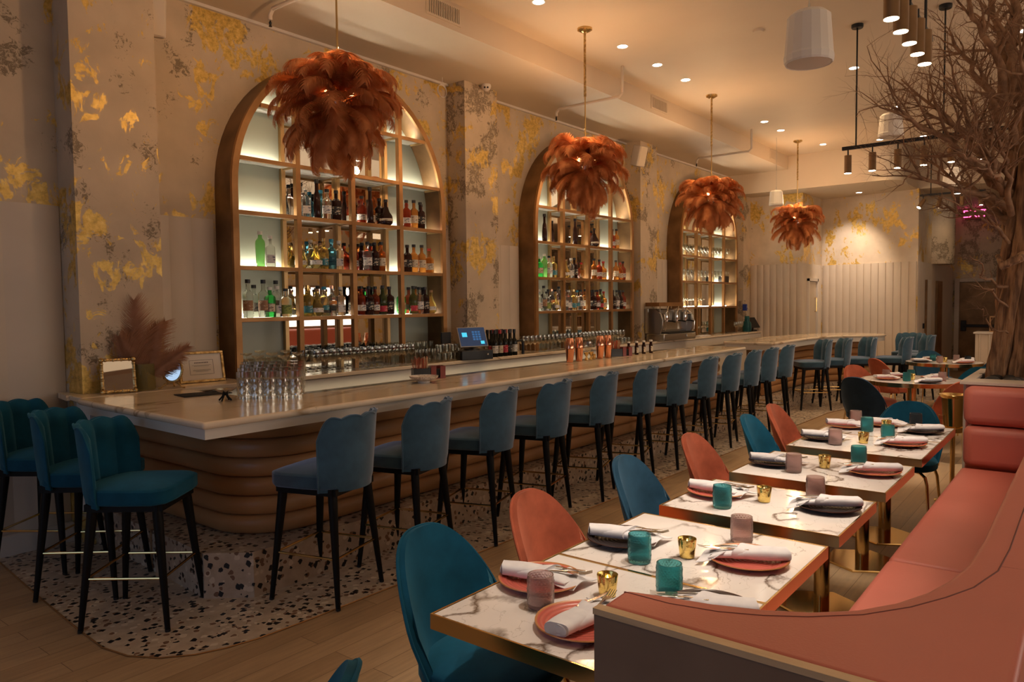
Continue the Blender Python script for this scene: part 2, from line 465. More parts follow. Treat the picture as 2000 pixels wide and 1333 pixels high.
struct('wall_back', box(-4, 14.95, 5.77, 6.0, 0, 4.4), M['plaster'], smooth=False)
for i, (a, b) in enumerate([(2.17, 2.755), (6.18, 6.74), (10.18, 10.72), (14.39, 14.76)]):
    struct('column', box(a, b, 5.5, 5.77, 0, 4.12), M['plaster_dark' if i else 'plaster'], smooth=False)
def flutes(pts, z0, z1, pitch, depth, out, kind='saw'):
    """vertical scalloped boards along a plan polyline; 'out' is the side they face"""
    b = MB(); (xa, ya), (xb, yb) = pts; L = math.hypot(xb-xa, yb-ya); n = max(1, round(L/pitch)); ux, uy = (xb-xa)/L, (yb-ya)/L
    line = []
    for i in range(n):
        for k, (s, d) in enumerate([(0, .25), (.12, .55), (.35, .85), (.65, 1.0), (.9, .92), (.999, .75)] if kind == 'saw' else [(0, .2), (.2, .75), (.5, 1), (.8, .75), (.99, .2)]):
            t = (i+s)*L/n; line.append((xa+ux*t+out[0]*d*depth, ya+uy*t+out[1]*d*depth))
    poly = line+[(xb+out[0]*.0, yb+out[1]*.0), (xa, ya)]
    b.prism(poly, z0, z1); return b
FL = [((-3.9, 5.769), (2.168, 5.769), (0, -1), .36, 'w'), ((2.757, 5.769), (3.32, 5.769), (0, -1), .19, 's'), ((5.87, 5.769), (6.178, 5.769), (0, -1), .15, 's'), ((6.742, 5.769), (7.44, 5.769), (0, -1), .17, 's'),
      ((10.01, 5.769), (10.178, 5.769), (0, -1), .16, 's'), ((10.722, 5.769), (11.57, 5.769), (0, -1), .17, 's'), ((14.13, 5.769), (14.388, 5.769), (0, -1), .13, 's')]
for i, (a, b_, o_, p, k) in enumerate(FL):
    struct('trim_%d' % (i+2), flutes((a, b_), 0, 2.385, p, .03, o_, 'saw' if k == 's' else 'w'), M['flute_paint'], angle=25)
# far end: stepped walls
struct('wall_far', box(14.76, 16.3, 4.48, 6.0, 0, 3.76), M['plaster_far'], smooth=False)
struct('trim_9', flutes(((14.759, 5.49), (14.759, 4.46)), 0, 2.385, .125, .03, (-1, 0)), M['flute_paint'], angle=25)
struct('trim_10', flutes(((14.78, 4.479), (15.02, 4.479)), 0, 2.385, .06, .02, (0, -1), 'w'), M['flute_paint'], angle=25)
struct('trim_11', flutes(((15.62, 4.479), (16.0, 4.479)), 0, 2.385, .06, .02, (0, -1), 'w'), M['flute_paint'], angle=25)
struct('trim_12', flutes(((15.02, 4.479), (15.62, 4.479)), 2.08, 2.385, .06, .02, (0, -1), 'w'), M['flute_paint'], angle=25)
d1 = struct('door_1', box(15.06, 15.58, 4.452, 4.478, 0, 2.04), M['flute_paint'], bevel=.004)
d1f = MB(); d1f.box(15.0, 15.05, 4.42, 4.478, 0, 2.1); d1f.box(15.59, 15.64, 4.42, 4.478, 0, 2.1); d1f.box(15.0, 15.64, 4.42, 4.478, 2.05, 2.11)
struct('door_frame', d1f, M['white_paint'], d1)
dh = MB().tube([(15.5, 4.452, 1.45), (15.5, 4.42, 1.45), (15.5, 4.42, 1.72), (15.5, 4.452, 1.72)], .012, 8); dh.build('door_handle', M['brass'], d1)['label'] = 'brass pull handle'
wb = [(16.06, 4.48), (15.76, 2.66), (20.1, 2.66), (20.1, 4.48)]
struct('wall_far_centre', MB().prism(wb, 0, 3.76), M['plaster_far'], smooth=False)
struct('trim_13', flutes(((16.055, 4.46), (15.758, 2.68)), 0, 2.385, .135, .03, (-.98, .16)), M['flute_paint'], angle=25)
struct('trim_14', flutes(((15.78, 2.658), (20.0, 2.658)), 0, 2.385, .1, .02, (0, -1), 'w'), M['warm_trim'], angle=25)
struct('column', MB().lathe([(.42, 2.385), (.42, 3.74)], 28, (17.6, 2.72, 0)), M['plaster_dark'])
pn = MB(); 
d2 = struct('door_2', box(16.45, 16.95, 2.61, 2.637, 0, 2.05), M['white_paint'], bevel=.003)
box(16.41, 16.44, 2.6, 2.637, 0, 2.05).build('door_gap', M['bronze_dark'], d2, smooth=False)
box(16.2, 16.26, 2.615, 2.637, 1.1, 1.2).build('lock_plate', M['black_metal'], d2)
d3 = struct('door_3', box(17.65, 18.3, 2.61, 2.637, 0, 2.05), M['bronze'], bevel=.003)
box(17.61, 17.64, 2.6, 2.637, 0, 2.05).build('door_gap', M['bronze_dark'], d3, smooth=False)
struct('window_1', box(18.6, 19.3, 2.61, 2.66, 2.55, 3.5), M['black_plastic'], smooth=False)
struct('wall_end', box(20.0, 20.2, -3, 2.66, 0, 3.76), M['plaster_dark'], smooth=False)
d4 = struct('door_4', box(19.95, 19.999, .8, 2.5, 0, 2.05), M['bronze_dark'], bevel=.004)
f4 = MB(); f4.box(19.93, 19.999, 2.5, 2.6, 0, 2.14); f4.box(19.93, 19.999, .7, .8, 0, 2.14); f4.box(19.93, 19.999, .8, 2.5, 2.06, 2.14)
f4.build('door_frame', M['warm_trim'], d4, bevel=.004)
pb = MB(); pb.box(19.88, 19.95, 2.35, 2.46, .93, 1.17); pb.box(19.86, 19.93, 1.0, 2.4, 1.02, 1.08)
pb.build('panic_bar', M['black_metal'], d4, bevel=.008)
struct('wall_right', box(-4, 20.2, -3.2, -3, 0, 4.4), M['plaster_far'], smooth=False)
struct('wall_front', box(-4.2, -4, -3, 6, 0, 4.4), M['plaster'], smooth=False)
M['dusk_window'] = emit('dusk_window', (.28, .55, .8), .5)
w1 = struct('window_2', box(-3.99, -3.97, .5, 4.8, .9, 3.4), M['dusk_window'], smooth=False)
wf = MB()
for k in range(7): wf.box(-3.97, -3.93, .5+k*.716-.03, .5+k*.716+.03, .9, 3.4)
wf.box(-3.97, -3.93, .45, 4.85, 2.5, 2.56); wf.box(-3.97, -3.93, .45, 4.85, .84, .9); wf.box(-3.97, -3.93, .45, 4.85, 3.4, 3.46)
wf.build('window_frame', M['black_metal'], w1)
# ceilings
struct('ceiling', MB().prism([(-4, -3), (15.85, -3), (15.85, 2.8), (14.25, 2.8), (14.25, 4.6), (-4, 4.6)], 4.365, 4.5), M['ceiling_paint'], smooth=False)
struct('ceiling_soffit', box(-4, 14.25, 4.585, 5.98, 4.12, 4.5), M['ceiling_paint'], smooth=False)
low = [(14.2, 5.98)]+arc(14.5, 3.0, .3, PI, 1.5*PI, 8)+[(15.8, 2.7), (15.8, -3), (20.2, -3), (20.2, 5.98)]
struct('ceiling_low', MB().prism(low, 3.74, 4.5), M['ceiling_paint'], angle=30)
struct('trim_15', box(-3.9, 14.2, 5.735, 5.77, 4.095, 4.12), M['white_paint'], smooth=False)
struct('baseboard_left', box(-3.9, 2.16, 5.70, 5.74, 0, .14), M['white_paint'], bevel=.004)
# the riser the bar stands on
rz_ = [(2.25, 5.74), (2.19, 4.4), (2.16, 3.95), (2.34, 3.735), (11.7, 3.71)]+[(12.5, 3.70), (13.1, 3.60), (13.5, 3.4), (13.8, 3.15), (14.1, 3.02), (14.4, 3.15), (14.5, 3.5), (14.2, 4.1), (13.0, 4.45), (10.7, 4.5), (9.4, 4.5), (3.3, 4.5), (3.2, 5.74)]
struct('riser', MB().prism(rz_, .001, .265), M['terrazzo'], smooth=False)['label'] = 'terrazzo step under the bar'

# opposite side of the room, seen in the cabinet mirrors
bp = thing('backlit_panel', 'glowing white backlit wall panel above the booth opposite the bar', 'light panel', (7, -2.99, 1.65))
box(-5, 5, 0, .05, -.45, .45).build('diffuser', emit('panel_glow', (1, .86, .72), 2.2), bp, smooth=False)
fr = MB(); fr.box(-5.05, 5.05, 0, .07, .45, .5); fr.box(-5.05, 5.05, 0, .07, -.5, -.45); fr.build('frame', M['bronze'], bp)
wb_ = thing('wall_booth', 'pink leather wall booth along the side opposite the bar', 'booth', (7, -2.99, 0))
box(-5, 5, .02, .7, .1, .47).build('seat', M['pink_leather'], wb_, bevel=.04)
box(-5, 5, .02, .2, .47, 1.14).build('backrest', M['pink_leather'], wb_, bevel=.05)
box(-5, 5, .04, .64, 0, .1).build('plinth', M['black_wood'], wb_)

# ---------------------------------------------------------------- the bar
bar = thing('bar_counter', 'long cream marble bar with padded tan leather front', 'bar', (0, 0, 0))
top = [(1.975, 3.575), (9.44, 3.565), (9.44, 4.20), (3.02, 4.20), (2.75, 4.4), (2.75, 5.24), (2.03, 5.24), (2.005, 4.86)]
MB().prism(top, 1.03, 1.07).build('marble_top', M['bar_marble'], bar, bevel=.017, seg=4)
ap = [(1.998, 3.60), (9.40, 3.59), (9.40, 4.16), (3.04, 4.16), (2.77, 4.38), (2.77, 5.24), (2.05, 5.24), (2.03, 4.86)]
MB().prism(ap, .975, 1.03).build('apron', M['white_paint'], bar, smooth=False)['label'] = 'pale painted apron under the marble'
core = [(2.46, 5.48), (2.46, 4.28)]+arc(2.83, 4.28, .37, PI, 1.5*PI, 10)[1:]+[(9.3, 3.91), (9.3, 4.15), (3.1, 4.15), (2.8, 4.3), (2.8, 5.48)]
MB().prism(core, .27, .975).build('body', M['bronze_dark'], bar, smooth=False)
def channels(path, z0, z1, n, parent, depth=.05):
    P = [Vector((x, y, 0)) for x, y in path]
    nor = []
    for i in range(len(P)):
        a = P[max(0, i-1)]; b = P[min(len(P)-1, i+1)]; t = (b-a).normalized(); nor.append(Vector((t.y, -t.x, 0))*-1)
    h = (z1-z0)/n
    for k in range(n):
        mb = MB(); rings = []
        for p, q in zip(P, nor):
            ring = []
            for j in range(9):
                a = -PI/2+PI*j/8
                ring.append((p.x+q.x*depth*cos(a)**.7 if cos(a) > 1e-6 else p.x, p.y+q.y*depth*cos(a)**.7 if cos(a) > 1e-6 else p.y, z0+h*(k+.5)+sin(a)*h*.495))
            ring.append((p.x-q.x*.02, p.y-q.y*.02, z0+h*(k+.5)))
            rings.append(ring)
        mb.loft(rings); mb.build('padded_channel', M['tan_leather'], parent, angle=60)
cpath = [(2.46, 5.48), (2.46, 4.9), (2.46, 4.28)]+arc(2.83, 4.28, .37, PI, 1.5*PI, 12)[1:]+[(4.0, 3.91), (6.2, 3.91), (9.3, 3.91)]
cpath = cpath[::-1]
channels(cpath, .268, .972, 6, bar)
box(2.12, 2.40, 5.28, 5.485, 0.27, 1.02).build('end_post', M['white_paint'], bar, bevel=.004)['label'] = 'white painted end post'

bb = thing('back_counter', 'marble back counter running along the wall under the arched cabinets', 'counter', (0, 0, 0))
MB().prism([(2.06, 5.245), (14.35, 5.255), (14.35, 5.74), (14.75, 5.74), (14.75, 5.2), (14.75, 5.49), (14.72, 5.49), (14.72, 5.255)][:2]+[(14.75, 5.255), (14.75, 5.49), (2.08, 5.49)], 1.035, 1.07).build('marble_top', M['bar_marble'], bb, bevel=.006)
MB().prism([(2.06, 5.49), (2.165, 5.49), (2.165, 5.735), (2.10, 5.735)], 1.035, 1.07).build('end_slab', M['bar_marble'], bb)
tp = MB()
for a, b_ in ((2.76, 3.33), (5.88, 6.175), (6.745, 7.43), (10.02, 10.175), (10.725, 11.57), (14.13, 14.385)): tp.box(a, b_, 5.49, 5.735, 1.035, 1.07)
tp.build('upstand', M['bar_marble'], bb)
box(3.0, 14.75, 5.31, 5.49, .12, 1.035).build('front', M['white_paint'], bb, smooth=False)
box(3.0, 14.75, 5.27, 5.31, .90, 1.03).build('rail', M['white_paint'], bb, bevel=.004)
area('backbar_underlight', (6.2, 5.15, .98), (6.2, 5.3, .5), 1.6, 6.4, .03, (1, .88, .62))

isl = thing('curved_island_bar', 'curved marble topped end of the bar with padded tan front', 'bar', (0, 0, 0))
itop = [(10.62, 4.36), (10.55, 3.60), (12.1, 3.6), (12.8, 3.56), (13.25, 3.42), (13.55, 3.2), (13.72, 2.99), (13.92, 2.88), (14.15, 2.86), (14.35, 2.98), (14.46, 3.25), (14.42, 3.6), (14.2, 3.88), (13.8, 4.08), (13.1, 4.24), (12.3, 4.34)]
MB().prism(itop[::-1], 1.03, 1.07).build('marble_top', M['bar_marble'], isl, bevel=.015, seg=3)
def inset(poly, d):
    cx = sum(p[0] for p in poly)/len(poly); n = len(poly); out = []
    A = sum(poly[i][0]*poly[(i+1) % n][1]-poly[(i+1) % n][0]*poly[i][1] for i in range(n)); sg = 1 if A > 0 else -1
    for i in range(n):
        a = Vector(poly[i-1]); b = Vector(poly[i]); c = Vector(poly[(i+1) % n])
        t1 = (b-a).normalized(); t2 = (c-b).normalized(); nn = Vector((-t1.y-t2.y, t1.x+t2.x)).normalized()*sg
        k = max(.5, nn.dot(Vector((-t1.y, t1.x))*sg)); out.append(tuple(b+nn*d/k))
    return out
MB().prism(inset(itop, .02)[::-1], .955, 1.03).build('apron', M['white_paint'], isl, angle=50)
ib = inset(itop, .26)
MB().prism(ib[::-1], .266, .955).build('body', M['bronze_dark'], isl, smooth=False)
channels([p for p in inset(itop, .26)[1:11]][::-1], .268, .952, 6, isl)

# ---------------------------------------------------------------- arched cabinets
led_m = emit('shelf_led', (1, .87, .68), 30)
def cabinet(cx, label, shelves):
    R, zc, z0, yf, yb, wd = 1.25, 2.65, 1.071, 5.5, 5.768, .055
    t = thing('arched_cabinet', label, 'cabinet', (cx, 0, 0), 0, 'arched back bar cabinets')
    def path(r): return [(-r, z0)]+[(r*cos(PI-PI*i/36), zc+r*sin(PI-PI*i/36)) for i in range(37)]+[(r, z0)]
    def band(ro, ri, ya, yb_):
        o_, i_ = path(ro), path(ri); mb = MB(); n = len(o_)
        rings = [[(o_[k][0], ya, o_[k][1]), (o_[k][0], yb_, o_[k][1]), (i_[k][0], yb_, i_[k][1]), (i_[k][0], ya, i_[k][1])] for k in range(n)]
        return mb.loft(rings)
    band(R, R-wd, yf, yf+.03).build('face_frame', M['bronze'], t, angle=30)
    band(R-.004, R-.03, yf+.03, yb).build('casing', M['bronze_dark'], t, angle=30)
    def topz(x, r): return zc+math.sqrt(max(0, r*r-x*x))
    ms = (-.61, 0, .61)
    for mx in ms:
        box(mx-.024, mx+.024, yf+.002, yf+.05, z0, topz(abs(mx)+.024, R-wd+.004)).build('upright', M['bronze'], t, bevel=.002)
        box(mx-.02, mx+.02, yb-.05, yb-.012, z0, topz(abs(mx)+.02, R-wd)).build('rear_upright', M['brass_matte'], t, bevel=.002)
    def panel(xa, xb):
        r = R-.03; pts = [(xa, z0)]+[(xb, z0)]+[(xb-(xb-xa)*i/14, topz(xb-(xb-xa)*i/14, r)) for i in range(15)]
        mb = MB(); mb.loft([[(x, yb-.01, z) for x, z in pts], [(x, yb-.002, z) for x, z in pts]]); return mb
    panel(-1.215, -.61).build('frosted_panel', M['frosted'], t, smooth=False)
    panel(.61, 1.215).build('frosted_panel', M['frosted'], t, smooth=False)
    panel(-.61, .61).build('mirror_panel', M['mirror'], t, smooth=False)
    for z in shelves:
        hw = R-wd if z <= zc else math.sqrt((R-wd)**2-(z-zc)**2)
        s = box(-hw, hw, yf+.004, yf+.03, z-.034, z).build('shelf', M['bronze'], t, bevel=.002)
        box(-hw, hw, yf+.03, yb-.012, z-.012, z-.001).build('glass_panel', M['shelf_glass'], s, smooth=False)
        for xx in (-hw, -.61, 0, .61, hw): 
            if abs(xx) <= hw: box(max(-hw, xx-.01), min(hw, xx+.01), yf+.03, yb-.05, z-.03, z-.012).build('shelf_bracket', M['brass_matte'], s)
        box(-hw+.01, hw-.01, yb-.062, yb-.046, z, z+.008).build('light_strip', led_m, s, smooth=False)
    return t
SH = [1.57, 2.0, 2.455, 2.90, 3.36]
CAB = [(4.60, 'nearest'), (8.72, 'middle'), (12.85, 'farthest')]
cabinet(4.60, 'nearest arched bronze cabinet, behind the left part of the bar, filled with bottles', SH)
cabinet(8.72, 'middle arched bronze cabinet of the three, behind the copper shakers', SH)
cabinet(12.85, 'farthest arched bronze cabinet, holding stemmed glasses, beyond the espresso machine', [1.58, 2.03, 2.47, 2.90, 3.36])

# ---------------------------------------------------------------- seats
def shell(fn, nu, nv, th):
    """a padded sheet: fn(u, v) with u in -1..1, v in 0..1; th thickness"""
    P = [[Vector(fn(-1+2*i/nu, j/nv)) for i in range(nu+1)] for j in range(nv+1)]
    mb = MB(); vs = []; fs = []
    def nrm(i, j):
        a = P[j][min(nu, i+1)]-P[j][max(0, i-1)]; b = P[min(nv, j+1)][i]-P[max(0, j-1)][i]
        n = a.cross(b); return n.normalized() if n.length > 1e-9 else Vector((0, 1, 0))
    W = nu+1
    tf = th if callable(th) else (lambda u, v: th)
    for j in range(nv+1):
        for i in range(nu+1): vs.append(P[j][i])
    for j in range(nv+1):
        for i in range(nu+1): vs.append(P[j][i]-nrm(i, j)*tf(-1+2*i/nu, j/nv))
    o = W*(nv+1)
    for j in range(nv):
        for i in range(nu):
            a = j*W+i
            fs.append((a, a+1, a+1+W, a+W)); fs.append((o+a, o+a+W, o+a+1+W, o+a+1))
    for i in range(nu):
        fs.append((i, o+i, o+i+1, i+1)); a = nv*W+i; fs.append((a, a+1, o+a+1, o+a))
    for j in range(nv):
        a = j*W; fs.append((a, a+W, o+a+W, o+a)); a = j*W+nu; fs.append((a, o+a, o+a+W, a+W))
    mb.add(vs, fs); return mb
def pad(outline, z0, z1, crown=.012, edge=.015):
    cx = sum(p[0] for p in outline)/len(outline); cy = sum(p[1] for p in outline)/len(outline)
    def ring(k, z): return [(cx+(x-cx)*k, cy+(y-cy)*k, z) for x, y in outline]
    s = edge/.24
    mb = MB(); mb.loft([ring(1-s, z0), ring(1-s*.25, z0+edge*.3), ring(1, z0+edge), ring(1, z1-edge), ring(1.004, z1-edge*.85), ring(1-s*.3, z1-edge*.3), ring(1-s, z1), ring(.75, z1+crown*.6), ring(.4, z1+crown), ring(.05, z1+crown*1.05)])
    return mb
def make_stool(vel):
    t = thing('bar_stool', 'x', 'bar stool')
    out = [(-.235, .17), (-.19, .225), (-.1, .235), (.1, .235), (.19, .225), (.235, .17), (.235, 0), (.225, -.12)]+[(.225*cos(a), -.12-.12*sin(a)) for a in [PI*k/10 for k in range(1, 10)]]+[(-.225, -.12), (-.235, 0)]
    pad(out, .65, .735, .02).build('seat', vel, t, angle=50)
    def zt(u):
        s = abs(u); lobe = abs(sin(PI*(u*2.5+.5)))
        return 1.045+.016*lobe-.012*s*s-.11*max(0, (s-.70)/.30)**2.6
    AM = 1.12
    def back(u, v):
        a = u*AM; zb = .635
        z = zb+(zt(u)-zb)*v; h = (z-.65)/.4
        x = (.232+.022*h)*sin(a)/sin(AM); y = -.115-(.155)*(cos(a)-cos(AM))/(1-cos(AM))-.035*h*(1-.6*u*u)
        if v < .08: x *= .975; y += .004
        return (x, y, z)
    def thick(u, v): return (.030+.022*abs(cos(PI*(u*2.5)))*min(1, (1-v)*6+.2))*(1-.62*abs(u)**7)*(1-.35*max(0, (v-.9)/.1))
    b = shell(back, 50, 14, thick).build('backrest', vel, t, angle=60)
    edge = [back(u/25, 1.0) for u in range(-25, 26)]
    sd = [back(-1, v/8) for v in range(0, 9)]; sd2 = [back(1, v/8) for v in range(8, -1, -1)]
    MB().tube([Vector(p)+Vector((0, -.002, 0)) for p in sd+edge[1:-1]+sd2], .005, 6).build('piping', vel, b)
    fr = MB(); fr.box(-.19, .19, -.2, -.165, .615, .652); fr.box(-.19, .19, .165, .2, .615, .652); fr.box(-.2, -.165, -.18, .18, .615, .652); fr.box(.165, .2, -.18, .18, .615, .652)
    fr.build('seat_frame', M['black_wood'], t)
    F = []
    for sx, sy in ((-1, 1), (1, 1), (1, -1), (-1, -1)):
        MB().tube([(sx*.17, sy*.165, .65), (sx*.175, sy*.17, .58), (sx*.222, sy*.222, .012)], [.026, .026, .0135], 12).build('leg', M['black_wood'], t)
        MB().cyl((sx*.2222, sy*.2222, .012), (sx*.2235, sy*.2235, 0), .014, .013, 10).build('foot_cap', M['rubber'], t.children[-1])
        k = (.58-.27)/.568; F.append((sx*(.175+.047*k), sy*(.17+.052*k), .27))
    rg = MB()
    for k in range(4): rg.cyl(F[k], F[(k+1) % 4], .0075, None, 8)
    for p in F: rg.ball(p, .012, 8)
    rg.build('footrest', M['brass'], t)
    return t
stool = Proto(make_stool(M['stool_velvet']))
stool_t = Proto(make_stool(M['teal_velvet']))
ordn = ['first', 'second', 'third', 'fourth', 'fifth', 'sixth', 'seventh', 'eighth', 'ninth', 'tenth', 'eleventh', 'twelfth', 'thirteenth', 'fourteenth', 'fifteenth', 'sixteenth', 'seventeenth', 'eighteenth', 'nineteenth', 'twentieth', 'twenty-first', 'twenty-second', 'twenty-third', 'twenty-fourth', 'twenty-fifth', 'twenty-sixth']
sx_ = [2.66, 3.295, 3.99, 4.68, 5.40, 6.14, 6.87, 7.55, 8.23, 8.87, 9.49, 10.14]
for i, x in enumerate(sx_):
    lb = ('blue velvet scallop-backed bar stool nearest the camera along the long bar front' if i == 0 else
          'last blue velvet bar stool of the long straight row, at the bar gap' if i == len(sx_)-1 else
          'blue velvet bar stool, %s from the near end of the long row' % ordn[i])
    stool.put((x, 3.48, .004), .315+random.uniform(-.07, .07)+(0 if i < 6 else -.03), lb, 'bar stools along the long bar front')
for (x, y, z), lb in zip([(1.853, 4.01, .004), (1.87, 4.66, .004), (1.88, 5.33, .004)],
        ['teal velvet bar stool at the bar end, nearest the camera', 'teal velvet bar stool in the middle of the three at the bar end', 'teal velvet bar stool at the left edge, closest to the wall']):
    stool_t.put((x, y, z), -2.46+random.uniform(-.05, .05), lb, 'bar stools at the near end of the bar')
isl_st = [(11.75, 3.42, .62, 'blue bar stool turned sideways, first at the curved island, seat facing left'), (12.30, 3.27, .55, 'blue bar stool behind the sideways one at the curved island'),
          (12.80, 3.02, .62, 'blue bar stool standing alone at the middle of the curved island'), (13.2, 2.58, .30, 'blue bar stool with its broad back to the camera at the island tip'),
          (14.75, 2.62, 1.5, 'blue bar stool half hidden behind another at the far side of the island'), (13.98, 2.38, .45, 'blue bar stool furthest right at the island end, beside the far wall')]
for x, y, a, lb in isl_st: stool.put((x, y, .004), a, lb, 'bar stools around the curved island')

def make_chair(vel):
    t = thing('dining_chair', 'x', 'chair')
    def zt(u): return .43+.42*max(0, (1-abs(u)**2.7))**.46
    def back(u, v):
        z = .385+(zt(u)-.385)*v; h = (z-.385)/.48
        x = .262*u*(.84+.16*min(1, h*2.6))*(1-.03*h); y = -.215-.115*h+(.150-.05*h)*abs(u)**2.3
        return (x, y, z)
    b = shell(back, 36, 16, .030).build('backrest', vel, t, angle=60)
    e = [back(k/40, 1) for k in range(-40, 41)]
    MB().tube([Vector(p)+Vector((0, .004, .001)) for p in e], .006, 6).build('piping', vel, b)
    out = []
    for k in range(32):
        a = 2*PI*k/32; c, s_ = cos(a), sin(a)
        out.append((.245*(abs(c)**.72)*(1 if c > 0 else -1)*(1 if s_ > 0 else .93), .015+.235*(abs(s_)**.72)*(1 if s_ > 0 else -1)))
    pad(out, .395, .47, .018, .022).build('seat', vel, t, angle=50)
    MB().lathe([(.02, .37), (.16, .375), (.19, .392), (.19, .398)], 24).build('seat_frame', M['black_metal'], t)
    for sx in (-1, 1):
        for sy in (-1, 1):
            MB().tube([(sx*.07, sy*.07, .385), (sx*.15, sy*.14, .383), (sx*.19, sy*.18, .36), (sx*.205, sy*.195, .31), (sx*.23, sy*.235, 0)], [.011, .0115, .0115, .011, .008], 10).build('leg', M['brass'], t)
    return t
CH = {k: Proto(make_chair(M[v])) for k, v in dict(teal='teal_velvet', coral='coral_velvet', blue='blue_velvet', navy='navy_velvet').items()}
def chair(kind, x, y, fx, fy, label, group): CH[kind].put((x, y, 0), math.atan2(-fx, fy), label, group)
G = 'dining chairs along the row of square tables'
chair('teal', 1.90, 1.61, .06, -1, 'teal velvet dining chair in the foreground, first at the nearest table', G)
chair('coral', 2.53, 1.61, .06, -1, 'coral velvet dining chair beside the foreground teal chair, nearest of the corals', G)
chair('blue', 3.41, 1.64, .06, -1, 'deep blue velvet dining chair at the second table', G)
chair('coral', 4.22, 1.64, .05, -1, 'coral velvet dining chair at the third table, between two blue chairs', G)
chair('teal', 5.16, 1.64, .05, -1, 'teal blue velvet dining chair at the fourth table, between two coral chairs', G)
chair('coral', 5.80, 1.68, .05, -1, 'coral velvet dining chair farthest along the row of square tables', G)
chair('teal', 6.24, 1.14, -1, .02, 'dark teal velvet dining chair at the far end of the square tables', G)
chair('teal', .83, 1.51, -.62, .785, 'teal velvet chair cropped by the bottom edge of the picture', G)
G = 'dining chairs at the two round tables'
chair('navy', 8.60, 1.88, .95, -.32, 'navy velvet dining chair with its back turned, left of the near round table', G)
chair('coral', 9.72, 2.12, -.55, -.85, 'coral velvet dining chair with visible seat at the near round table', G)
chair('coral', 11.35, 2.2, .75, -.65, 'coral velvet dining chair between the near and far round tables', G)
chair('coral', 8.72, 1.14, .85, .55, 'coral velvet dining chair right of the near round table, behind gold bucket', G)
chair('teal', 10.05, 1.22, -.8, .5, 'teal velvet dining chair on the far right of the near round table', G)
chair('navy', 11.95, 1.28, .5, .8, 'navy velvet dining chair right of the far round table by the tree', G)
chair('blue', 13.0, 1.95, -.85, -.4, 'blue velvet dining chair behind the farthest round table', G)

# ---------------------------------------------------------------- tables
def sq_table(x0, x1, y0, y1, label):
    cx, cy = (x0+x1)/2, (y0+y1)/2; hx, hy = (x1-x0)/2, (y1-y0)/2; z = .755
    t = thing('dining_table', label, 'table', (cx, cy, 0), 0, 'square marble dining tables')
    box(-hx+.008, hx-.008, -hy+.008, hy-.008, z-.02, z).build('table_top', M['table_marble'], t, bevel=.0015)
    e = MB()
    e.box(-hx, hx, -hy, -hy+.006, z-.045, z+.001); e.box(-hx, hx, hy-.006, hy, z-.045, z+.001); e.box(-hx, -hx+.006, -hy+.006, hy-.006, z-.045, z+.001); e.box(hx-.006, hx, -hy+.006, hy-.006, z-.045, z+.001)
    e.build('edge_band', M['brass'], t, smooth=False)['label'] = 'polished brass edge band'
    box(-hx+.01, hx-.01, -hy+.01, hy-.01, z-.04, z-.021).build('underside', M['black_wood'], t, smooth=False)
    MB().cyl((0, 0, .012), (0, 0, z-.04), .04, None, 28).build('pedestal', M['brass'], t)
    MB().lathe([(.001, 0), (.235, 0), (.235, .006), (.228, .012), (.001, .012)], 6).build('base', M['brass'], t, smooth=False)
    return t
TB = [(1.52, 2.1755, 'nearest square marble dining table, against the wooden booth panel'), (2.1765, 2.825, 'second half of the nearest pair of square marble tables'), (2.97, 3.585, 'square marble table standing alone after the nearest pair'),
      (3.775, 4.47, 'square marble table in the middle of the row, teal glass near the booth'), (4.69, 5.3235, 'near half of the farthest joined pair of square marble tables'), (5.3245, 5.96, 'farthest square marble table, with the dark teal chair at its end')]
for x0, x1, lb in TB: sq_table(x0, x1, .755, 1.515, lb)
def rd_table(cx, cy, R, label):
    t = thing('round_table', label, 'table', (cx, cy, 0), 0, 'round marble dining tables'); z = .755
    MB().lathe([(.001, z-.02), (R-.008, z-.02), (R-.008, z), (.001, z)], 48).build('table_top', M['table_marble'], t)
    MB().lathe([(R-.008, z-.045), (R, z-.045), (R, z+.001), (R-.008, z+.001)], 48, cap=False).build('edge_band', M['brass'], t)
    MB().lathe([(.001, z-.04), (R-.01, z-.04), (R-.01, z-.021), (.001, z-.021)], 36).build('underside', M['black_wood'], t)
    MB().cyl((0, 0, .012), (0, 0, z-.04), .05, None, 28).build('pedestal', M['brass'], t)
    MB().lathe([(.001, 0), (.27, 0), (.27, .006), (.26, .012), (.001, .012)], 32).build('base', M['brass'], t)
rd_table(9.40, 1.63, .53, 'near round marble table with brass edge, between coral and navy chairs')
rd_table(12.3, 1.72, .50, 'far round marble table with brass edge, close to the exit door')

# ---------------------------------------------------------------- booth
bo = thing('booth_bench', 'pink leather booth with curved corner back and wooden outer panel', 'booth', (0, 0, 0))
box(1.302, 1.322, .085, .815, 0, 1.008).build('side_panel', M['panel_wood'], bo, smooth=False)['label'] = 'grey brown wood outer panel'
box(1.300, 1.326, .083, .817, 1.008, 1.021).build('panel_edge', M['pale_wood'], bo, smooth=False)['label'] = 'pale wood edge strip'
rim = [(1.432, .815), (1.452, .745), (1.478, .63), (1.515, .53), (1.56, .45), (1.625, .38), (1.71, .325), (1.82, .28), (1.93, .252), (2.07, .232), (2.3, .224), (3.6, .222), (6.10, .222)]
bk = [(1.327, .812)]+rim+[(6.10, .09), (1.327, .09)]
mb = MB(); inner = [(x+(0 if i in (0, len(bk)-1, len(bk)-2) else .0), y) for i, (x, y) in enumerate(bk)]
mb.prism(bk[::-1], .12, 1.02); mb.build('backrest', M['pink_leather'], bo, bevel=.014, seg=4, angle=50)
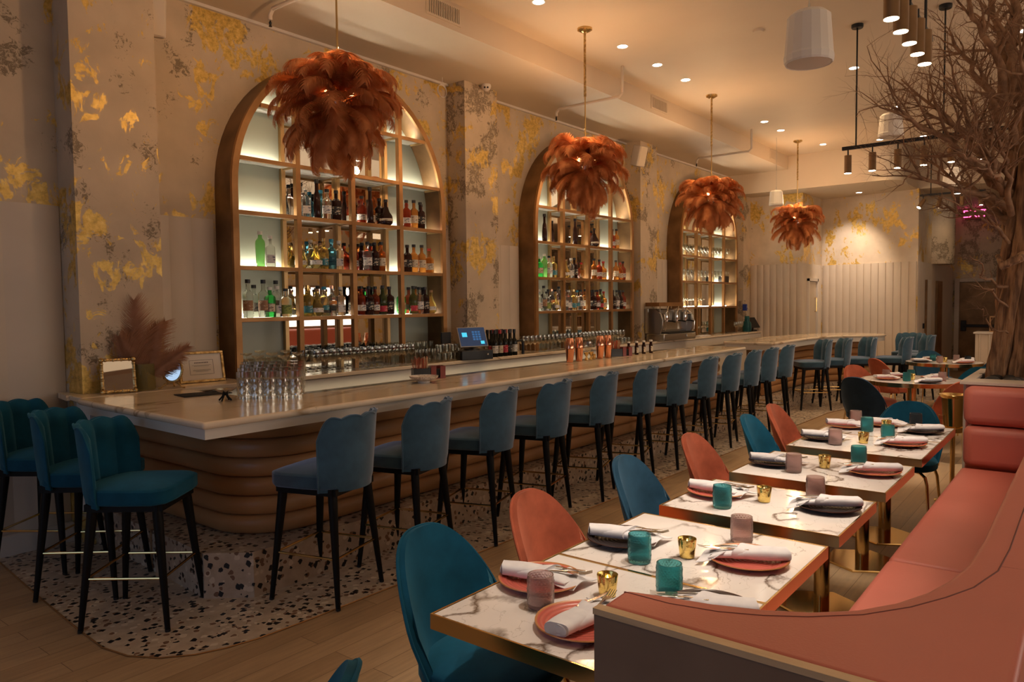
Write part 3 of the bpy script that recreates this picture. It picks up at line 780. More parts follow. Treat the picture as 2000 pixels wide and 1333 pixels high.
seam = [(1.418, .808), (1.418, .70), (1.44, .60), (1.476, .52), (1.524, .445), (1.60, .36), (1.70, .29), (1.80, .24), (1.90, .20), (2.05, .168), (2.25, .16), (3.6, .158), (6.1, .158)]
M['seam'] = mat('seam', (.16, .035, .03), .7)
MB().tube([(x, y, 1.0185) for x, y in seam], .0028, 6).build('seam', M['seam'], bo)
MB().tube([(2.09, .165, 1.0185), (2.10, .10, 1.0185), (2.10, .088, .95)], .002, 6).build('seam', M['seam'], bo)
def cushion(name, x0, x1, y0, y1, z0, z1, bev=.03):
    o = box(x0, x1, y0, y1, z0, z1).build(name, M['pink_leather'], bo, bevel=bev, seg=4); return o
cushion('seat_cushion', 1.50, 3.742, .215, .74, .34, .46)
cushion('seat_cushion', 3.748, 6.12, .215, .74, .34, .46)
box(1.50, 6.10, .22, .70, .10, .34).build('seat_base', M['pink_leather'], bo, smooth=False)
box(1.55, 6.10, .24, .65, .0, .10).build('plinth', M['black_wood'], bo, smooth=False)
cushion('end_cushion', 6.125, 6.33, .105, .735, .455, .758, .06)
cushion('end_cushion', 6.125, 6.33, .105, .735, .762, 1.04, .06)
box(6.33, 6.39, .09, .74, 0, 1.035).build('end_panel', M['pink_leather'], bo, smooth=False)

pl = thing('planter_box', 'raised planter box with pale wood rim behind the booth, holding the tree', 'planter', (0, 0, 0))
px0, px1, py0, py1 = 6.40, 7.42, -.35, .765
fr = MB(); fr.box(6.20, 6.47, py0, py1, 1.045, 1.068); fr.box(px1-.07, px1, py0, py1, 1.045, 1.068); fr.box(6.47, px1-.07, py1-.07, py1, 1.045, 1.068); fr.box(6.47, px1-.07, py0, py0+.07, 1.045, 1.068)
fr.build('rim', M['warm_trim'], pl, bevel=.003)
wl = MB(); wl.box(px0, px0+.03, py0, py1, 0, 1.045); wl.box(px1-.03, px1, py0, py1, 0, 1.045); wl.box(px0+.03, px1-.03, py1-.03, py1, 0, 1.045); wl.box(px0+.03, px1-.03, py0, py0+.03, 0, 1.045)
wl.build('wall', M['warm_trim'], pl, smooth=False)
box(px0+.03, px1-.03, py0+.03, py1-.03, .9, 1.0).build('soil', M['pebble'], pl, smooth=False)
PB = []
for k in range(5):
    rr = random.Random(k); mb = MB(); r = .045
    rings = []
    for i in range(1, 8):
        a = PI*i/8; rings.append([(r*1.25*sin(a)*cos(2*PI*j/12)*(1+rr.uniform(-.05, .05)), r*sin(a)*sin(2*PI*j/12)*(1+rr.uniform(-.05, .05)), r*.68*(1-cos(a))) for j in range(12)])
    mb.loft(rings); o = mb.build('pebble', M['pebble'], None); PB.append(Proto(o))
rr = random.Random(3)
spots = []
for ring_r, n in ((.46, 15), (.36, 13), (.27, 10)):
    for k in range(n): a = 2*PI*k/n+rr.uniform(-.15, .15); spots.append((6.92+ring_r*cos(a)*.92, .30+ring_r*sin(a)*.86, 1.0+rr.uniform(0, .012)))
for k, (x, y, z) in enumerate(spots):
    if abs(y-.19) > .55 or not (6.5 < x < 7.33): continue
    PB[k % 5].put((x, y, z), rr.uniform(0, 6), 'black river pebble, %s round the foot of the tree' % (ordn[k] if k < 26 else 'inner ring '+ordn[k-26]), 'black pebbles in the planter', 'pebble', (1.0, 1.0, 1.15))

# dried tree in the planter
TC = Vector((6.94, .445, 1.0)); DT = (TC-Vector((0, 0, EYE))).dot(_f)
def tp(px, py, dd=0):
    d = ray(px, py); p = d*((DT+dd)); return Vector((p.x, p.y, p.z+EYE))
tree = thing('dried_tree', 'tall dried brown tree with twisted trunk and bare branches in the planter', 'tree', (0, 0, 0))
rt = random.Random(11)
def crook(a, b, n, amp, rnd):
    pts = []; off = Vector((0, 0, 0))
    for i in range(n+1):
        s = i/n; env = sin(PI*s)**.7 if 0 < s < 1 else 0
        off = off*.72+Vector((rnd.uniform(-1, 1), rnd.uniform(-1, 1), rnd.uniform(-1, 1)))*amp
        pts.append(a.lerp(b, s)+off*env)
    return pts
# strands of the trunk (wound around each other)
NS = 11
for k in range(NS):
    ph = 2*PI*k/NS; rad = rt.uniform(.024, .036) if k % 2 else rt.uniform(.045, .066); pts = []; rs = []
    for i in range(34):
        s = i/33; z = 1.0+s*3.1
        tw = ph+1.5*s+.5*sin(5*s+k*1.3)
        ex = .098*(1-s*.10)+.008*math.exp(-s*22)+.026*sin(8*s+k*2)
        c = TC+Vector((.05*sin(3*s), .04*sin(4*s+1)-.05*s, 0))
        pts.append((c.x+ex*cos(tw)+rt.uniform(-.006, .006), c.y+ex*sin(tw)+rt.uniform(-.006, .006), z-.02))
        rs.append(rad*(1.15-.6*s)*(1+.16*sin(7*s+k*1.7))*(1+.15*math.exp(-s*20)))
    mb = MB()
    # grooved section
    P = [Vector(p) for p in pts]; rings = []
    for i, p in enumerate(P):
        t = (P[min(i+1, 33)]-P[max(0, i-1)]).normalized(); nx = Vector((1, 0, 0)); nx = (nx-t*nx.dot(t)).normalized(); ny = t.cross(nx)
        rings.append([tuple(p+(nx*cos(2*PI*j/28)+ny*sin(2*PI*j/28))*rs[i]*(1+.16*sin(4*2*PI*j/28+i*.22+k)+.09*sin(9*2*PI*j/28-i*.3))) for j in range(28)])
    mb.loft(rings); mb.build('trunk_strand', M['bark'], tree, angle=80)
mb = MB(); mb.tube([(TC.x-.02, TC.y, 1.0), (TC.x, TC.y, 2.4), (TC.x, TC.y-.05, 4.0)], [.075, .07, .03], 12); mb.build('trunk_core', M['bark'], tree)
# knot that wraps around the trunk
mb = MB(); mb.tube([tp(1948, 500, -.10), tp(1958, 520, -.20), tp(1990, 505, -.25), tp(2025, 480, -.18), tp(2060, 465, 0)], [.015, .030, .034, .030, .02], 10); mb.build('branch', M['bark'], tree)
def grow(mb, p, d, L, r, lv, rnd, tw):
    n = 5 if lv < 2 else 4; pts = [p]; q = p.copy(); dd = d.copy()
    for i in range(n):
        dd = (dd+Vector((rnd.uniform(-1, 1), rnd.uniform(-1, 1), rnd.uniform(-.8, 1)))*.33).normalized(); q = q+dd*L/n; pts.append(q.copy())
    for p_ in pts: p_.z = min(p_.z, 4.34)
    (mb if lv < 2 else tw).tube(pts, [r*(1-.75*i/n) for i in range(n+1)], 6 if lv < 2 else 4)
    if lv >= 3: return
    for i in range(1, n+1):
        for _ in range(1 if (lv < 2 and i % 2) or rnd.random() < .45 else 2):
            if rnd.random() < .62:
                side = Vector((rnd.uniform(-1, 1), rnd.uniform(-1, 1), rnd.uniform(-.7, .9)))
                grow(mb, pts[i], (dd*.75+side*.8).normalized(), L*rnd.uniform(.42, .66), r*(1-.6*i/n)*.55, lv+1, rnd, tw)
LIMBS = [((1975, 380, 0), (1735, 205, -.5), .040), ((1975, 410, 0), (1765, 330, -.2), .034), ((1975, 340, 0), (1760, 155, .3), .030), ((1978, 290, 0), (1800, 215, -.3), .030),
         ((1975, 430, 0), (1835, 405, .3), .024), ((1970, 475, -.1), (1840, 385, -.5), .016), ((1968, 560, -.12), (1893, 500, -.4), .012), ((1968, 600, -.12), (1903, 545, -.4), .010), ((1968, 650, -.1), (1918, 605, -.3), .009),
         ((1960, 240, 0), (1855, 60, .1), .034), ((1965, 220, 0), (1880, -30, -.3), .04), ((1975, 200, 0), (1930, -60, .2), .045), ((1985, 200, 0), (1985, -80, -.2), .05), ((1950, 330, 0), (1860, 130, -.5), .030),
         ((1960, 380, -.1), (1900, 210, -.6), .028), ((1975, 420, -.1), (1950, 230, -.5), .026), ((1990, 300, 0), (2090, 120, -.3), .04), ((1990, 330, 0), (2120, 260, .3), .035), ((1990, 250, 0), (2080, 0, .2), .04),
         ((1970, 300, .1), (1900, 120, .8), .034), ((1975, 320, .1), (2030, 160, .9), .03), ((1975, 440, 0), (1800, 300, .7), .028), ((1980, 280, -.1), (2010, 60, -.8), .035), ((1965, 360, -.1), (1880, 300, -.7), .024)]
for k, (a, b_, r) in enumerate(LIMBS):
    rnd = random.Random(100+k); A, B = tp(*a), tp(*b_)
    pts = crook(A, B, 12, .035, rnd)
    for p_ in pts: p_.z = min(p_.z, 4.33)
    mb = MB(); tw = MB(); mb.tube(pts, [r*(1-.80*i/12) for i in range(13)], 8)
    small = r < .021
    for i in range(3, 13):
        for _ in range(1 if small or i < 6 else 2):
            if rnd.random() < .8:
                base = (B-A).normalized(); side = Vector((rnd.uniform(-1, 1), rnd.uniform(-1, 1), rnd.uniform(-.7, 1)))
                grow(mb, pts[i], (base*.7+side*.75).normalized(), (B-A).length*rnd.uniform(.22, .40)*(.7 if small else 1), r*(1-.75*i/12)*.6, 2 if small else 1, rnd, tw)
    br_ = mb.build('branch', M['limb'], tree, angle=80)
    if tw.v: tag(tw.build('twigs', M['twig'], br_, angle=80), kind='stuff')

# brass wine cooler on its stand
cx, cy = 6.92, .895
cb = thing('champagne_bucket', 'polished brass champagne bucket on a stand beside the booth end', 'bucket', (cx, cy, 0))
MB().lathe([(.066, .58), (.07, .585), (.082, .80), (.086, .86), (.112, .885), (.110, .89), (.083, .868), (.076, .80), (.064, .59)], 32, cap=False).build('bucket', M['brass'], cb)
MB().lathe([(.001, .581), (.066, .581), (.066, .586), (.001, .586)], 24).build('bucket_bottom', M['brass'], cb)
MB().cyl((0, 0, .02), (0, 0, .58), .018, None, 12).build('pole', M['brass'], cb)
MB().lathe([(.001, 0), (.125, 0), (.125, .01), (.03, .03), (.001, .03)], 24).build('base', M['brass'], cb)
rg = MB(); rg.tube([(.10*cos(2*PI*i/32), .10*sin(2*PI*i/32), .62) for i in range(32)], .006, 6, closed=True)
for k in range(4):
    a = PI/2*k+.4; rg.cyl((.10*cos(a), .10*sin(a), .62), (0, 0, .57), .006, None, 6)
rg.build('ring', M['brass'], cb)
for k in range(2):
    s = -1 if k else 1; c2, s2 = .785*s, -.62*s
    c2, s2 = -.62*s, .785*s
    mb = MB(); mb.tube([(.09*c2-.03*s2, .09*s2+.03*c2, .62), (.10*c2-.026*s2, .10*s2+.026*c2, .72), (.10*c2+.026*s2, .10*s2-.026*c2, .72), (.09*c2+.03*s2, .09*s2-.03*c2, .62)], .004, 6); mb.build('handle', M['brass'], cb)

# ---------------------------------------------------------------- table settings
TZ = .756
def make_plate(m):
    o = MB().lathe([(.001, .004), (.07, .003), (.075, 0), (.085, .003), (.128, .016), (.138, .020), (.137, .023), (.126, .019), (.09, .008), (.001, .008)], 48).build('plate', m)
    return Proto(o)
PL = {'red': make_plate(M['coral_plate']), 'black': make_plate(M['black_plate'])}
def make_napkin():
    """white cloth rolled into a flattened tapering bundle with a wrapped fold across the middle"""
    t = thing('napkin', 'x', 'napkin')
    def sect(x, w, h, z0, tw=0, n=20, off=0):
        ring = []
        for k in range(n):
            a = 2*PI*k/n; c, q = cos(a), sin(a)
            ring.append((x+tw*c, off+w*(abs(c)**.55)*(1 if c > 0 else -1), z0+h+h*(abs(q)**.75)*(1 if q > 0 else -1)))
        return ring
    R = []
    for i in range(21):
        s = i/20; x = -.125+.265*s
        w = .056-.022*s+.003*sin(9*s); h = .006+.013*min(1, s*2.2)+.001*sin(12*s)
        R.append(sect(x, w, h, .006+.002*sin(8*s), .018*(1-s)*sin(4*s+1)+.01*(1-2*s), off=.004*sin(6*s)))
    mb = MB(); mb.loft(R); mb.build('roll', M['linen'], t, angle=60)
    R = []
    for i in range(9):
        s = i/8; x = -.035+.085*s
        R.append(sect(x, .0505-.016*s, .0205-.0005*i, .005, .030, off=.002))
    mb = MB(); mb.loft(R); mb.build('fold', M['linen'], t, angle=60)
    f = shell(lambda u, v: (-.165+.10*v+.03*u+.01*sin(3*v), (.065-.012*v)*u, .010+.016*v+.006*sin(3*u+4*v)-.012*abs(u)**2*(1-v)), 12, 8, .0025); f.build('corner', M['linen'], t, angle=60)
    m3 = MB(); m3.lathe([(.004, 0), (.009, .001), (.011, -.001), (.016, .001), (.018, -.001), (.001, -.002)], 20)
    for i, v_ in enumerate(m3.v): m3.v[i] = (.1395+v_[2], .002+v_[0]*1.7, .026+v_[1]*.95)
    m3.build('roll_end', M['linen'], t, angle=60)
    return Proto(t)
NP = make_napkin()
def make_fork():
    t = MB(); n = 12
    t.tube([(-.02, 0, 0), (.03, 0, .001), (.06, 0, -.004)], [.0045, .0028, .0025], 8)
    t.loft([[(-.02, -.006, -.001), (-.02, .006, -.001), (-.02, .006, .0015), (-.02, -.006, .0015)], [(-.04, -.012, -.003), (-.04, .012, -.003), (-.04, .012, -.0005), (-.04, -.012, -.0005)], [(-.055, -.012, -.003), (-.055, .012, -.003), (-.055, .012, -.0005), (-.055, -.012, -.0005)]])
    for k in range(4):
        y = -.0102+.0068*k; t.tube([(-.053, y, -.002), (-.075, y, -.003), (-.10, y, .003)], [.0016, .0015, .001], 6)
    o = t.build('fork', M['chrome']); return Proto(o)
FK = make_fork()
def make_knife():
    t = MB(); t.box(-.02, .05, -.005, .005, -.003, .003); t.prism([(-.02, -.006), (-.02, .007), (-.075, .008), (-.10, .002), (-.095, -.004)][::-1], -.0008, .0008)
    o = t.build('knife', M['chrome'], bevel=.0015); return Proto(o)
KN = make_knife()
def make_tumbler(m, cat='glass'):
    n = 132; prof = []
    mb = MB(); rings = []
    R, H_ = .039, .098
    zs = [i*H_/70 for i in range(71)]
    for z in zs:
        rw = z/H_; band = (rw < .08 or rw > .93)
        ring = []
        for k in range(n):
            a = 2*PI*k/n; row = int(rw*14); big = row in (3, 7, 11)
            bumpv = 0 if band else max(0, sin(PI*((rw*14) % 1)))*max(0, cos(a*22+(PI if row % 2 else 0)))*(.0026 if big else .0016)
            r = R*(1+.03*(1-abs(rw-.5)*2))+bumpv-(.003 if rw < .03 else 0)
            ring.append((r*cos(a), r*sin(a), z))
        rings.append(ring)
    for z, r in ((H_, R-.004), (H_*.5, R-.004), (.012, R-.005), (.011, .001)):
        rings.append([(r*cos(2*PI*k/n), r*sin(2*PI*k/n), z) for k in range(n)])
    mb.loft(rings); return Proto(mb.build('tumbler', m, angle=70))
TG = {'teal': make_tumbler(M['teal_glass']), 'pink': make_tumbler(M['pink_glass']), 'smoke': make_tumbler(M['smoke_glass'])}
def make_votive():
    t = thing('votive_candle', 'x', 'candle')
    MB().lathe([(.001, 0), (.024, 0), (.026, .002), (.033, .066), (.0325, .068), (.031, .066), (.025, .01), (.001, .009)], 32).build('holder', M['mercury'], t)
    MB().lathe([(.001, .0095), (.024, .0095), (.028, .042), (.001, .043)], 20).build('wax', M['wax'], t)
    MB().lathe([(.0005, .043), (.004, .048), (.003, .056), (.0004, .066)], 8).build('flame', M['flame'], t)
    return Proto(t)
VT = make_votive()
def setting(x, y, ang, plate, where, fork=True, napz=0):
    """plate with a rolled napkin, fork and knife tucked in; 'where' tells which one"""
    PL[plate].put((x, y, TZ), 0, ('coral red' if plate == 'red' else 'black')+' stoneware plate '+where, 'dinner plates', 'plate')
    NP.put((x, y, TZ+.012), ang, 'rolled white napkin on the plate '+where, 'rolled napkins', 'napkin', (.92, .95, 1))
    c, s = cos(ang), sin(ang)
    def off(lx, ly, lz): return (x+c*lx-s*ly, y+s*lx+c*ly, TZ+lz)
    if fork:
        FK.put(off(-.072, .012, .0495), ang+.20, 'silver fork tucked into the napkin '+where, 'silver forks', 'fork')
        KN.put(off(-.050, -.020, .0500), ang-.06, 'silver knife tucked into the napkin '+where, 'silver knives', 'knife')
def glass(kind, x, y, where): TG[kind].put((x, y, TZ), 0, {'teal': 'teal', 'pink': 'pink', 'smoke': 'dark smoky'}[kind]+' hobnail tumbler '+where, 'hobnail tumblers', 'glass')
def votive(x, y, where): VT.put((x, y, TZ), random.uniform(0, 6), 'gold mercury glass candle holder '+where, 'gold candle holders')
cr = -YAW+.0
# angles: napkin local +x points towards the plain end
A0 = -1.12
setting(1.712, 1.105, 3.12, 'red', 'nearest the camera')
setting(1.905, 1.395, 1.92, 'red', 'by the foreground teal chair')
setting(2.43, 1.39, 1.95, 'black', 'behind the near teal tumbler')
setting(2.49, .93, A0, 'red', 'at the right end of the nearest table')
setting(2.00, .86, A0-.1, 'black', 'half hidden by the curved booth back')
setting(3.30, 1.385, A0-.3+PI, 'red', 'on the second table, chair side')
setting(3.345, .90, A0, 'black', 'on the second table, booth side')
setting(4.10, 1.385, A0-.2+PI, 'black', 'on the third table, chair side')
setting(4.17, .90, A0, 'red', 'on the third table, booth side')
setting(5.03, 1.385, A0-.2+PI, 'black', 'on the fourth table, chair side')
setting(5.09, .93, A0, 'red', 'on the fourth table, booth side')
setting(5.60, 1.385, A0-.2+PI, 'red', 'on the fifth table, chair side', False)
setting(5.66, .92, A0+.1, 'black', 'on the fifth table, booth side')
setting(5.82, 1.178, 1.9, 'red', 'at the far end of the fifth table', False)
glass('pink', 1.755, 1.285, 'nearest the camera, between two red plates')
glass('teal', 2.273, 1.235, 'in the middle of the nearest table, behind')
glass('teal', 2.071, 1.022, 'in front, above the curved booth back')
glass('pink', 2.69, 1.03, 'at the right end of the nearest table')
glass('teal', 3.10, 1.275, 'on the second table, left of the candle')
glass('pink', 3.50, .995, 'on the second table, right of the candle')
glass('pink', 3.97, 1.24, 'on the third table, left of the candle')
glass('teal', 4.385, 1.017, 'on the third table, right of the candle')
glass('pink', 4.88, 1.27, 'on the fourth table, left of the candle')
glass('teal', 5.23, 1.04, 'on the fourth table, right of the candle')
glass('teal', 5.50, 1.225, 'on the fifth table, left')
glass('pink', 5.785, 1.365, 'on the fifth table, behind the teal one')
glass('smoke', 5.88, .99, 'on the fifth table, before the dark teal chair')
votive(1.945, 1.168, 'next to the nearest pink tumbler'); votive(2.414, 1.122, 'alone in the middle of the nearest table'); votive(3.299, 1.16, 'on the second table')
votive(4.166, 1.137, 'on the third table'); votive(5.03, 1.14, 'on the fourth table'); votive(5.635, 1.13, 'on the fifth table')
for (x, y, p, a, wr) in [(9.25, 1.86, 'red', 2.2, 'left on the near round table'), (9.10, 1.42, 'black', -.9, 'front right on the near round table'), (9.60, 1.83, 'red', 2.6, 'back left on the near round table'), (9.62, 1.44, 'red', -.6, 'back right on the near round table')]:
    setting(x, y, a, p, wr, False)
for k, (x, y, s) in enumerate([('teal', 0, 0)]): pass
glass('teal', 9.17, 1.64, 'in front of the candle on the near round table'); glass('pink', 9.42, 1.90, 'left on the near round table'); glass('teal', 9.52, 1.66, 'behind the candle on the near round table'); glass('pink', 9.42, 1.33, 'right on the near round table')
votive(9.36, 1.62, 'on the near round table')
for (x, y, p, a, wr) in [(12.1, 1.98, 'black', 2.2, 'left on the far round table'), (12.15, 1.46, 'red', -.9, 'right on the far round table'), (12.55, 1.92, 'red', 2.6, 'back left on the far round table'), (12.5, 1.48, 'black', -.6, 'back right on the far round table')]:
    setting(x, y, a, p, wr, False)
glass('pink', 12.08, 1.74, 'in front on the far round table'); glass('teal', 12.42, 1.88, 'left on the far round table'); glass('pink', 12.42, 1.58, 'behind on the far round table'); glass('smoke', 12.28, 1.42, 'right on the far round table')
votive(12.25, 1.70, 'on the far round table')

# ---------------------------------------------------------------- bottles
def bottle(h, r, body, cap, label, prof='std', capw=.5, lab=(.18, .45), neck=.30, ncol=None, sq=False):
    t = thing('bottle', 'x', 'bottle')
    rn = .0145
    P = {'std': [(0, .0), (.92, 0), (1, .02), (1, 1-neck-.12), (.93, 1-neck-.06), (.55, 1-neck-.01), (0, 0)],
         'bulb': [(0, 0), (.6, 0), (.95, .08), (1.0, .22), (.9, .38), (.55, .52), (.34, 1-neck), (0, 0)],
         'slim': [(0, 0), (.9, 0), (1, .02), (.95, .35), (.75, .6), (.45, 1-neck), (0, 0)],
         'taper': [(0, 0), (.8, 0), (.85, .02), (1.0, 1-neck-.15), (.9, 1-neck-.07), (.5, 1-neck), (0, 0)]}[prof][1:-1]
    pts = [(.001, 0)]+[(max(rn, k*r), z*h) for k, z in P]+[(rn, (1-neck+.03)*h), (rn*.95, h*.93), (rn*.95, h*.945), (.001, h*.945)]
    n = 4 if sq else 20
    mb = MB()
    if sq: mb.m = Matrix.Rotation(PI/4, 4, 'Z')
    mb.lathe(pts if not sq else [(a*1.25 if a > .02 else a, b) for a, b in pts], n)
    mb.build('glass_body', body, t, bevel=.004 if sq else 0, angle=40)
    MB().cyl((0, 0, h*(.90 if capw < .8 else .86)), (0, 0, h), rn*1.25, None, 12).build('cap', cap, t)
    if label:
        z0, z1 = lab[0]*h, lab[1]*h
        if sq:
            q = r*.90; box(-q*.85, q*.85, -q-.0012, -q+.001, z0, z1).build('label', label, t)
        else:
            rr_ = (r+.0008)*(1 if prof != 'taper' else .99); mb = MB(); ra = []
            for z in (z0, z1): ra.append([(rr_*sin(a), -rr_*cos(a), z) for a in [(-1.15+2.3*i/12) for i in range(13)]])
            rb = [[(x*.985, y*.985, z) for x, y, z in r_] for r_ in ra]
            vs = ra[0]+ra[1]+rb[0]+rb[1]; fs = []
            for i in range(12): fs += [(i, i+1, 14+i, 13+i), (26+i, 39+i, 40+i, 27+i), (i, 26+i, 27+i, i+1), (13+i, 14+i, 40+i, 39+i)]
            fs += [(0, 13, 39, 26), (12, 38, 51, 25)]
            mb.add(vs, fs); mb.build('label', label, t)
    return Proto(t)
def gl(name, c, tr=.9, rough=.06):
    M[name] = mat(name, c, rough, Transmission_Weight=tr, IOR=1.25); return M[name]
g_clear = gl('bottle_clear', (.92, .92, .88), .92); g_green = gl('bottle_green', (.05, .55, .10), .8); g_tall = gl('bottle_pale_green', (.30, .75, .22), .85); g_amber = gl('bottle_amber', (.72, .26, .05), .75)
g_red = gl('bottle_red', (.45, .07, .03), .7); g_dark = gl('bottle_dark', (.05, .02, .015), .3); g_gold = gl('bottle_gold', (.88, .66, .22), .85); g_blue = gl('bottle_blue', (.15, .5, .68), .85); g_olive = gl('bottle_olive', (.16, .2, .07), .7); g_wine = gl('bottle_wine', (.02, .02, .016), .15)
k_blk = M['black_plastic']; k_wht = mat('cap_white', (.75, .72, .66), .4); k_red = mat('cap_red', (.45, .02, .02), .35); k_cork = mat('cap_cork', (.35, .2, .1), .7); k_gold = M['brass']; k_blue = mat('cap_blue', (.03, .3, .5), .4)
def lab_(name, c1, c2, sc):
    m = mat(name, c1, .6); n = noise(m, sc*.45, 1, sc3=(1, 1, 2.2)); r = ramp(m, n.outputs[0], [(.60, c1), (.62, c2)]); setin(m, 'Base Color', r.outputs[0]); return m
l_cream = lab_('label_cream', (.68, .60, .46), (.25, .18, .12), 90); l_white = lab_('label_white', (.75, .72, .68), (.2, .2, .25), 90); l_brown = lab_('label_brown', (.33, .17, .09), (.6, .45, .3), 80); l_green = lab_('label_green', (.30, .36, .08), (.12, .16, .04), 80)
l_black = lab_('label_black', (.02, .02, .022), (.5, .45, .35), 90); l_blue = lab_('label_blue', (.05, .25, .33), (.5, .55, .5), 80); l_pink = lab_('label_red', (.5, .03, .06), (.7, .5, .4), 80); l_or = lab_('label_orange', (.7, .25, .04), (.8, .7, .5), 80)
BT = {
 'V': (bottle(.31, .038, g_clear, k_blk, l_brown), 'clear bottle with brown label'),
 'G': (bottle(.25, .043, g_green, k_wht, l_cream, neck=.26), 'green bottle with cream label'),
 'T': (bottle(.29, .036, g_tall, k_wht, None, 'taper', neck=.2), 'pale green fluted bottle'),
 'S': (bottle(.26, .038, g_clear, k_wht, l_white, sq=True, lab=(.12, .38)), 'square clear bottle'),
 'A': (bottle(.28, .038, g_amber, k_blk, l_cream), 'amber bottle with cream label'),
 'R': (bottle(.27, .042, g_red, k_blk, l_white, 'taper', lab=(.15, .35)), 'red amber bottle with white label'),
 'D': (bottle(.25, .062, g_dark, k_blk, l_cream, 'bulb', lab=(.16, .26)), 'dark round decanter bottle'),
 'O': (bottle(.24, .052, g_gold, k_cork, l_white, 'bulb', lab=(.14, .30)), 'golden round cork-capped bottle'),
 'B': (bottle(.27, .040, g_blue, k_blue, None), 'light blue bottle'),
 'Q': (bottle(.27, .042, g_gold, k_gold, l_blue, lab=(.12, .34)), 'pale gold bottle with blue label'),
 'K': (bottle(.34, .030, g_dark, k_blk, None, 'slim'), 'tall slender black bottle'),
 'W': (bottle(.25, .042, g_amber, k_red, l_cream, lab=(.12, .38), neck=.36), 'amber bottle with red wax neck'),
 'H': (bottle(.27, .044, g_dark, k_blk, l_black), 'dark bottle with black label'),
 'P': (bottle(.28, .040, g_olive, k_blk, l_pink, lab=(.1, .3)), 'dark green bottle with red label'),
 'C': (bottle(.27, .040, g_clear, k_blk, l_white), 'clear bottle with white label'),
 'L': (bottle(.24, .046, g_clear, k_blk, l_green, lab=(.1, .42)), 'squat clear bottle with green label'),
 'Z': (bottle(.26, .040, g_clear, k_blue, l_blue, lab=(.2, .36)), 'clear bottle with blue label'),
 'N': (bottle(.27, .040, g_clear, M['copper'], l_or, lab=(.38, .5)), 'orange necked clear bottle'),
}
bays = ['first', 'second', 'third', 'fourth']
def shelf_bottles(cx, z, rows, shelfname, cabname, seed):
    rnd = random.Random(seed)
    edges = [(-1.17, -.64), (-.58, -.03), (.03, .58), (.64, 1.17)]
    for bi, row in enumerate(rows):
        if not row: continue
        a, b_ = edges[bi]; slots = row.split('|'); k = 0
        front = slots[0]; back = slots[1] if len(slots) > 1 else ''
        for line, yy in ((front, 5.575), (back, 5.68)):
            n = len(line)
            if not n: continue
            for i, ch in enumerate(line):
                if ch == '.': continue
                x = a+.05+(b_-a-.10)*((i+.5)/n)+rnd.uniform(-.006, .006)
                pr, ds = BT[ch]
                nt = 'front' if yy < 5.6 else 'back'
                pr.put((cx+x, yy+rnd.uniform(-.01, .01), z+.001), rnd.uniform(-.25, .25)-.6,
                       '%s, %s slot, %s row, %s bay, %s shelf, %s arch' % (ds, ordn[i], nt, bays[bi], shelfname, cabname), 'bottles on the arched shelves', None, (1.14, 1.14, 1.03))
shelf_bottles(4.60, 2.455, ['....|', 'SKCH|V.B.', '.K.D|.RWH', 'RAH.|.W.R'][0:4], 'top', 'nearest', 1)
shelf_bottles(4.60, 2.0, ['.TS.', '.OQBS|OSOC', '.CHA.|RHRA', 'HAAW|'], 'upper', 'nearest', 2)
shelf_bottles(4.60, 1.57, ['V.VGSL|.C.V', 'QOZNS|CQCOZ', 'RHRPH|HRWGH', '.PCHO|GRAH'], 'lower', 'nearest', 3)
shelf_bottles(8.72, 2.455, ['.K..', '..K.', '.D..|..', 'RA..|'], 'top', 'middle', 4)
shelf_bottles(8.72, 2.0, ['GTCQ|', 'OSH.|', '.ARW|', '.AWR|'], 'upper', 'middle', 5)
shelf_bottles(8.72, 1.57, ['SVLNO|.Z.H', 'CSQZC|VHR.', '.HRPW|AHC', 'HCHR|.VH'], 'lower', 'middle', 6)

# ---------------------------------------------------------------- glassware
def glassware(name, prof, n=20): return Proto(MB().lathe(prof, n).build(name, M['clear_glass'], angle=70))
WG = glassware('wine_glass', [(.001, 0), (.034, .001), (.034, .003), (.006, .006), (.0035, .02), (.0035, .09), (.008, .10), (.034, .125), (.040, .155), (.036, .205), (.0345, .205), (.038, .155), (.032, .127), (.006, .103), (.001, .102)])
FG = glassware('flute_glass', [(.001, 0), (.03, .001), (.03, .003), (.005, .006), (.0032, .07), (.012, .09), (.023, .15), (.023, .21), (.0215, .21), (.021, .15), (.01, .095), (.001, .092)])
HG = glassware('highball_glass', [(.001, 0), (.030, 0), (.033, .003), (.036, .145), (.0345, .145), (.0315, .012), (.001, .010)])
RG = glassware('rocks_glass', [(.001, 0), (.036, 0), (.039, .003), (.042, .085), (.0405, .085), (.037, .012), (.001, .010)])
CP = glassware('coupe_glass', [(.001, 0), (.034, .001), (.034, .003), (.005, .006), (.0035, .02), (.0035, .10), (.012, .108), (.045, .128), (.050, .150), (.0485, .150), (.043, .13), (.01, .111), (.001, .110)])
CZ = 1.0705
rg_ = random.Random(5)
def rows(pr, x0, x1, ys, step, label, group, z=CZ, cat='glass'):
    nm_ = ['front', 'middle', 'back'] if len(ys) == 3 else ['front', 'back'] if len(ys) == 2 else ['only']
    for j, y in enumerate(ys):
        x = x0+(step/2 if j % 2 else 0); k = 0
        while x < x1:
            pr.put((x+rg_.uniform(-.004, .004), y+rg_.uniform(-.003, .003), z), 0, '%s, %s in the %s row' % (label, ordn[k] if k < 26 else 'last', nm_[j]), group, cat); x += step; k += 1
rows(WG, 3.98, 5.15, (5.30, 5.38, 5.46), .088, 'wine glass before the nearest arch', 'wine glasses on the back counter')
rows(HG, 5.22, 5.50, (5.30, 5.38, 5.46), .086, 'highball glass before the nearest arch', 'highball glasses on the back counter')
rows(RG, 5.55, 5.92, (5.31, 5.40), .09, 'rocks glass, bottom layer, left of the register', 'rocks glasses beside the register')
